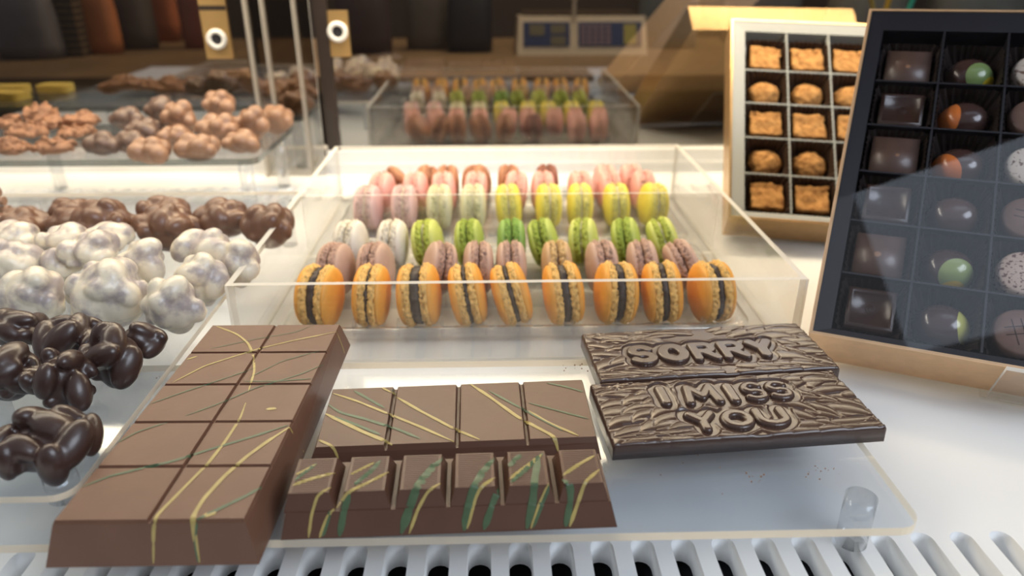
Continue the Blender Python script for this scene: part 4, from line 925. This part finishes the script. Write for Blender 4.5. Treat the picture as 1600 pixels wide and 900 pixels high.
for j in range(6):
    for i in range(3):
        x, y = (i + 0.5) * c1, -(j + 0.5) * c1
        z = PFL + 0.0006
        colname = ['left', 'middle', 'right'][i]
        put('paper_cup', cupm, PW, x, y, z, (j + i) % 4 * PI / 2, f'dark fluted paper cup in the {pos[j]} row, {colname} column of the navy box', 'paper cup', GC)
        if i == 0:
            lab, mt, fr, vv = squares[j]; s = 0.0158 if not fr else 0.0150
            o = put('praline', square_mesh(s, 0.0155, fr, mt), PW, x, y, z + 0.001, 0, f'{lab}, {pos[j]} row of the navy box', 'praline', GP)
            if not fr: dot_child(o, (0.0018, 0.0014, 0.0022)[vv], 0.01552, TOFFEE, x=(0.0, 0.002, -0.001)[vv])
            else:
                bm = bmesh.new(); n = 60; pr = None
                for q in range(n):
                    a = q / n * 4 * PI; r = 0.0006 + 0.0030 * q / n; p1 = bm.verts.new(((r) * math.cos(a), r * math.sin(a), 0.01485)); p2 = bm.verts.new(((r + 0.0005) * math.cos(a), (r + 0.0005) * math.sin(a), 0.01475))
                    if pr: bm.faces.new((pr[0], pr[1], p2, p1))
                    pr = (p1, p2)
                bm_obj('swirl', bm, mt, o)
        elif i == 1:
            lab, mt = domes[j]
            put('praline', dome_mesh(0.0182, 0.0158, 0.0185, mt), PW, x, y, z + 0.001, 0, f'{lab}, in the navy box', 'praline', GP)
        else:
            lab, mt = discs[j]
            o = put('praline', disc_mesh(0.0170, 0.0165, mt), PW, x, y, z + 0.001, j, f'{lab}, {pos[j]} row of the navy box', 'praline', GP)
            if j in (3, 5):
                for k in range(4):
                    bm = bmesh.new(); q = -0.004 + 0.0026 * (k % 2) * 2
                    add_box(bm, q, q + 0.0005, -0.009, 0.009, 0.01665, 0.0169) if k < 2 else add_box(bm, -0.009, 0.009, q, q + 0.0005, 0.01665, 0.0169)
                    bm_obj('score_line', bm, PDARK, o)
# clear ledge stand holding the praline box
t = thing('acrylic_easel', 'clear acrylic ledge stand holding up the dark navy praline box', 'stand', mat=PW)
xa, xb = 0.099, ext[1] + 0.01
bm = bmesh.new(); panel(bm, xa, xb, ext[2] - 0.0040, ext[2] - 0.0014, -0.0415, 0.006); bm_obj('ledge', bm, [ACR, ACR_EDGE], t)
bm = bmesh.new(); panel(bm, xa - 0.004, xb, ext[2] - 0.0040, ext[2] + 0.14, -0.0435, -0.0412); bm_obj('back_rest', bm, [ACR, ACR_EDGE], t)
bm = bmesh.new(); A = [PW @ Vector((x, ext[2] + 0.125, -0.0437)) for x in (0.120, 0.160)]; B = [PW @ Vector((x, ext[2] + 0.137, -0.0437)) for x in (0.120, 0.160)]; IW = PW.inverted()
add_hex(bm, [IW @ Vector((p.x, p.y + 0.004 * (q > 1), 0.0006)) for q, p in enumerate((A[0], A[1], A[1], A[0]))], [IW @ p for p in (A[0], A[1], B[1], B[0])]); bm_obj('prop', bm, ACR, t)

# ---- truffle box
K2 = 1.05
TM = ((0.9841, 0.1498, -0.0958), (-0.1758, 0.7396, -0.6496), (-0.0265, 0.6561, 0.7542))
TO = CP + K2 * (Vector((0.2672, 0.8061, 0.1868)) - CP); TW = frame_matrix(TO, TM); c2 = 0.042 * K2; TFL = -0.0235
tbox, ext2 = confection_box('truffle_box', 'pale grey truffle box with gold sides standing tilted behind the navy box', TW, c2, 5, 5, 0.0150 * K2, 0.0150 * K2, 0.0250 * K2, 0.0090 * K2, 0.035, GOLD, GREYCARD, 0.0015, TFL, 0.0105)
cupt = cup_mesh(0.0172, 0.02115, 0.0222, 30, CUPBROWN)
def truffle_mesh(square, seed):
    bm = bmesh.new()
    if square: 
        add_box(bm, -0.0160, 0.0160, -0.0146, 0.0146, 0, 0.0175); bevel(bm, 0.0022, 2); bmesh.ops.triangulate(bm, faces=bm.faces); bmesh.ops.subdivide_edges(bm, edges=bm.edges, cuts=3, use_grid_fill=True); bmesh.ops.subdivide_edges(bm, edges=[e for e in bm.edges if e.calc_length() > 0.002], cuts=2, use_grid_fill=True)
    else:
        bmesh.ops.create_icosphere(bm, subdivisions=4, radius=1.0)
        for v in bm.verts: v.co = Vector((v.co.x * 0.0172, v.co.y * 0.0160, 0.0080 + (v.co.z if v.co.z > 0 else v.co.z * .75) * 0.0105))
    bm.normal_update()
    for v in bm.verts:
        p = v.co * 95 + Vector((seed * 5.3, seed, 0)); d = noise.noise(p) * 0.0017 + noise.noise(p * 2.7) * 0.0010
        cr = abs(noise.noise(p * 0.8 + Vector((7, 7, 7)))); d -= 0.0026 * max(0, 1 - cr / 0.07)
        v.co += v.normal * d; v.co.z = max(v.co.z, 0)
    me = bpy.data.meshes.new('truffle'); bm.to_mesh(me); bm.free(); me.shade_smooth(); me.materials.append(COCOA); return me
tp = ['top', 'second', 'third', 'fourth', 'bottom']
for j in range(5):
    for i in range(5):
        x, y = (i + 0.5) * c2, -(j + 0.5) * c2; z = TFL + 0.0006; colname = ['leftmost', 'second', 'third', 'fourth', 'fifth'][i]
        put('paper_cup', cupt, TW, x, y, z, (j + i) % 4 * PI / 2, f'brown fluted paper cup in the {tp[j]} row, {colname} column of the grey box', 'paper cup', 'brown paper cups in the pale grey box')
        put('truffle', truffle_mesh(j % 2 == 0, j * 3 + i), TW, x, y, z + 0.001, random.uniform(-.06, .06), f"{'square' if j % 2 == 0 else 'round'} cocoa-dusted truffle, {tp[j]} row, {colname} column of the grey box", 'truffle', 'truffles in the pale grey box')
t = thing('acrylic_easel', 'clear acrylic ledge stand under the pale grey truffle box', 'stand', mat=TW)
bm = bmesh.new(); panel(bm, 0.090, ext2[1], ext2[2] - 0.0040, ext2[2] - 0.0014, -0.0372, 0.004); bm_obj('ledge', bm, [ACR, ACR_EDGE], t)
bm = bmesh.new(); panel(bm, 0.086, ext2[1], ext2[2] - 0.0040, ext2[2] + 0.10, -0.0394, -0.0374); bm_obj('back_rest', bm, [ACR, ACR_EDGE], t)

# ================================================================== BEHIND THE DOORS
t = thing('back_counter', 'wooden service counter behind the glass doors', 'counter', (0.2, 1.75, -1.0))
bm = bmesh.new(); add_box(bm, -2.6, 3.0, 1.50, 2.20, 0.015, 0.045); bevel(bm, 0.004); bm_obj('worktop', bm, WOOD, t, off=t.location)
bm = bmesh.new(); add_box(bm, -2.55, 2.95, 1.54, 2.18, -1.0, 0.0145); bm_obj('cabinet_body', bm, FRAME_DK, t, off=t.location)
# weighing scale
SCW = mk('scale_body', (0.66, 0.60, 0.52), 0.5, bump=0.02); SCB = mk('scale_panel', (0.03, 0.05, 0.16), 0.3, bump=0.02); LCD = mk('scale_lcd', (0.16, 0.15, 0.11), 0.3, bump=0.02); SKEY = mk('scale_key', (0.22, 0.16, 0.22), 0.5, bump=0.02); SKY2 = mk('scale_key_yellow', (0.36, 0.34, 0.10), 0.5, bump=0.02)
sc0 = aty(910, 70, 1.82); sx = sc0.x
t = thing('weighing_scale', 'shop scale with blue display panel on the counter behind the glass', 'scale', (sx, 1.86, 0.0455))
bm = bmesh.new(); add_hex(bm, [(-0.155, -0.05, 0.0), (0.155, -0.05, 0.0), (0.155, 0.16, 0.0), (-0.155, 0.16, 0.0)], [(-0.15, -0.015, 0.085), (0.15, -0.015, 0.085), (0.15, 0.15, 0.075), (-0.15, 0.15, 0.075)]); bevel(bm, 0.006, 2); bm_obj('body', bm, SCW, t)
def on_face(x0, x1, s0, s1, th, mat, name, par, lift=0.0):
    bm = bmesh.new(); a = Vector((0, -0.05, 0.0)); b = Vector((0, -0.015, 0.085)); nrm = Vector((0, -0.085, 0.035)).normalized()
    q = [a + (b - a) * s0, a + (b - a) * s1]
    lo = [Vector((x0, q[0].y, q[0].z)), Vector((x1, q[0].y, q[0].z)), Vector((x1, q[1].y, q[1].z)), Vector((x0, q[1].y, q[1].z))]
    add_hex(bm, [p + nrm * lift for p in lo], [p + nrm * (th + lift) for p in lo]); return bm_obj(name, bm, mat, par)
p1 = on_face(-0.140, -0.030, 0.22, 0.84, 0.002, SCB, 'display_panel', t); on_face(-0.125, -0.090, 0.50, 0.78, 0.001, LCD, 'display', p1, 0.002); on_face(-0.075, -0.040, 0.55, 0.78, 0.001, LCD, 'display', p1, 0.002); on_face(-0.075, -0.040, 0.25, 0.48, 0.001, LCD, 'display', p1, 0.002)
p2 = on_face(-0.010, 0.140, 0.22, 0.84, 0.002, SCB, 'keypad', t)
for a in range(5):
    for b in range(4): on_face(-0.004 + a * 0.015, 0.007 + a * 0.015, 0.27 + b * 0.135, 0.37 + b * 0.135, 0.001, SKEY, 'key', p2, 0.002)
on_face(0.098, 0.128, 0.27, 0.78, 0.001, SKY2, 'key', p2, 0.002)
bm = bmesh.new(); add_box(bm, -0.024, -0.016, -0.022, -0.014, 0.0, 0.30); bm_obj('display_pole', bm, SCW, t)
bm = bmesh.new(); add_box(bm, -0.14, 0.14, 0.0, 0.16, 0.082, 0.088); bevel(bm, 0.002); bm_obj('weighing_plate', bm, FRAME_DK, t)
# pouches and bags on the counter
def pouch(u, vb, w, h, y, col, label, cat='gift bag', twist=0.0):
    p = aty(u, vb, y); x = p.x
    m = mk('wrap_%d_%d' % (int(u), int(w * 1000)), tuple(min(.8, c * 2.0) for c in col), 0.45, var=0.3, vscale=14, bump=0.2, bscale=30)
    bm = bmesh.new(); n = 20; prof = [(0.0, 1.0, 0.30), (0.15, 1.0, 0.34), (0.45, 0.98, 0.30), (0.72, 0.86, 0.20), (0.86, 0.62, 0.10), (0.92, 0.58, 0.05), (1.0, 0.78, 0.05)]
    R = []
    for f, kx, ky in prof:
        R.append([bm.verts.new((w / 2 * kx * math.copysign(abs(math.cos(2 * PI * i / n)) ** 0.6, math.cos(2 * PI * i / n)), w * ky * math.copysign(abs(math.sin(2 * PI * i / n)) ** 0.8, math.sin(2 * PI * i / n)), h * f)) for i in range(n)])
    for a, b in zip(R[:-1], R[1:]):
        for i in range(n): bm.faces.new((a[i], a[(i + 1) % n], b[(i + 1) % n], b[i]))
    bm.faces.new(R[0][::-1]); bm.faces.new(R[-1])
    o = thing('gift_bag', label, cat, (x, y, 0.0455), 'packages on the back counter', (0, 0, twist))
    bm_obj('pouch', bm, m, o, smooth=True)
    bm = bmesh.new(); add_cyl(bm, (0, 0), 0.07 * w, 0.07 * w, h * 0.885, h * 0.915, 16); 
    for v in bm.verts: v.co.x *= 4.3
    bm_obj('tie_band', bm, BRASS, o)
    return o
for (u, vb, w, h, y, col, lab) in [
    (18, 88, 0.20, 0.30, 1.95, (0.018, 0.030, 0.034), 'dark teal gift bag at the far left behind the glass'),
    (55, 88, 0.14, 0.20, 1.80, (0.075, 0.075, 0.095), 'slate grey gift bag beside the dark teal one'),
    (92, 85, 0.055, 0.34, 1.92, (0.26, 0.20, 0.06), 'narrow mustard gift bag behind the glass'),
    (165, 80, 0.085, 0.22, 1.88, (0.26, 0.105, 0.050), 'copper orange gift bag left of the brass handle'),
    (215, 80, 0.11, 0.30, 1.98, (0.062, 0.056, 0.056), 'charcoal gift bag behind the glass'),
    (258, 52, 0.085, 0.32, 2.14, (0.24, 0.085, 0.045), 'rust red gift bag at the back of the counter'),
    (312, 60, 0.075, 0.28, 1.98, (0.16, 0.060, 0.050), 'maroon gift bag near the left brass handle'),
    (572, 80, 0.13, 0.24, 1.88, (0.040, 0.028, 0.034), 'plum gift bag right of the right brass handle'),
    (672, 80, 0.115, 0.26, 1.96, (0.085, 0.080, 0.078), 'grey gift bag in the middle of the counter'),
    (735, 76, 0.11, 0.22, 1.90, (0.016, 0.018, 0.026), 'black gift bag left of the scale'),
    (1040, 70, 0.15, 0.26, 1.98, (0.070, 0.085, 0.100), 'blue-grey gift bag right of the scale'),
    (1185, 60, 0.20, 0.36, 2.10, (0.10, 0.10, 0.10), 'wide grey gift bag behind the truffle box'),
    (1345, 60, 0.20, 0.38, 2.10, (0.12, 0.125, 0.12), 'pale grey gift bag above the truffle box'),
    (1510, 60, 0.24, 0.40, 2.10, (0.10, 0.115, 0.125), 'steel grey gift bag behind the navy box')]:
    pouch(u, vb, w, h, y, col, lab)
# stack of dark boxes
p = aty(127, 80, 1.86)
for k in range(9):
    bm = bmesh.new(); add_box(bm, -0.028, 0.028, -0.05, 0.05, 0, 0.0135); bevel(bm, 0.001, 1)
    o = thing('flat_box', 'flat dark box with pale rim, ' + ('lowest' if k == 0 else 'topmost' if k == 8 else ORD[k] + ' from the bottom') + ' of the stack behind the glass', 'box', (p.x, 1.86, 0.0455 + k * 0.0146), 'stack of flat boxes')
    bm_obj('box_body', bm, mk('flat_box_card', (0.05, 0.04, 0.035), 0.5, bump=0.02), o)
    bm = bmesh.new(); add_box(bm, -0.0284, 0.0284, -0.0504, 0.0504, 0.0105, 0.0138); bm_obj('box_rim', bm, mk('flat_box_rim', (0.20, 0.15, 0.10), 0.5, bump=0.02), o)
# jar of straws
q = aty(1392, 8, 1.60)
t = thing('straw_jar', 'glass jar on the back counter that holds coloured straws', 'jar', (q.x, 1.60, 0.0455))
bm = bmesh.new(); add_cyl(bm, (0, 0), 0.035, 0.038, 0.0, 0.09, 24, 0, False); bm_obj('glass_wall', bm, ACR_LEG, t)
bm = bmesh.new(); add_cyl(bm, (0, 0), 0.035, 0.035, 0.0, 0.004, 24); bm_obj('glass_base', bm, ACR_LEG, t)
for k, (dx, lean, col, nm) in enumerate([(-0.022, 0.10, (0.80, 0.52, 0.03), 'yellow drinking straw at left in the jar'), (0.008, -0.38, (0.62, 0.50, 0.10), 'pale yellow drinking straw leaning in the jar'), (0.018, 0.22, (0.03, 0.55, 0.48), 'teal drinking straw in the jar')]):
    bm = bmesh.new(); add_cyl(bm, (0, 0), 0.0045, 0.0045, 0, 0.24, 12, 0, False)
    o = bm_obj('drinking_straw', bm, mk('straw_%d' % k, col, 0.4, bump=0.02), None, loc=(q.x + dx, 1.60 + 0.006 * (k - 1), 0.0505)); o.rotation_euler = (0, lean, 0); tag(o, nm, 'straw', 'straws in the jar')
# yellow biscuits further left on the high riser, seen mirrored in the left door
for k, (x, y, w) in enumerate([(-0.795, 0.80, 0.050), (-0.730, 0.815, 0.050), (-0.668, 0.805, 0.046), (-0.780, 0.865, 0.046), (-0.700, 0.870, 0.050)]):
    bm = bmesh.new(); add_prism(bm, round_rect(-w / 2, w / 2, -0.017, 0.017, 0.008), 0.0, 0.011, 0, 0); bevel(bm, 0.002, 2)
    o = thing('biscuit', 'yellow iced biscuit at the far left of the high riser, ' + ['left of the front three', 'middle of the front three', 'right of the front three', 'left of the rear two', 'right of the rear two'][k], 'biscuit', (x, y, 0.0742), 'yellow biscuits on the high riser', (0, 0, 0.1 * (k - 2)))
    bm_obj('biscuit_body', bm, mk('yellow_icing', (0.72, 0.50, 0.09), 0.5, var=0.15, vscale=80, bump=0.1), o)
# crumbs
bm = bmesh.new(); random.seed(5)
for (u, v, s, k) in [(1178, 745, 10, 9), (1270, 735, 16, 14), (895, 573, 18, 12), (1225, 590, 60, 0), (1060, 735, 60, 10), (290, 570, 40, 6)]:
    for _ in range(k):
        p = atz(u + random.gauss(0, s), v + random.gauss(0, s * .4), 0.0332); r = random.uniform(.0002, .0006)
        if p.y > 0.258 and p.y < 0.40 and p.x < 0.19: bmesh.ops.create_icosphere(bm, subdivisions=1, radius=r, matrix=Matrix.Translation((p.x, p.y, 0.0331 + r)))
o = bm_obj('crumbs', bm, CM['hazel']); tag(o, 'tiny chocolate crumbs scattered on the low clear riser', 'crumbs', None, 'stuff')
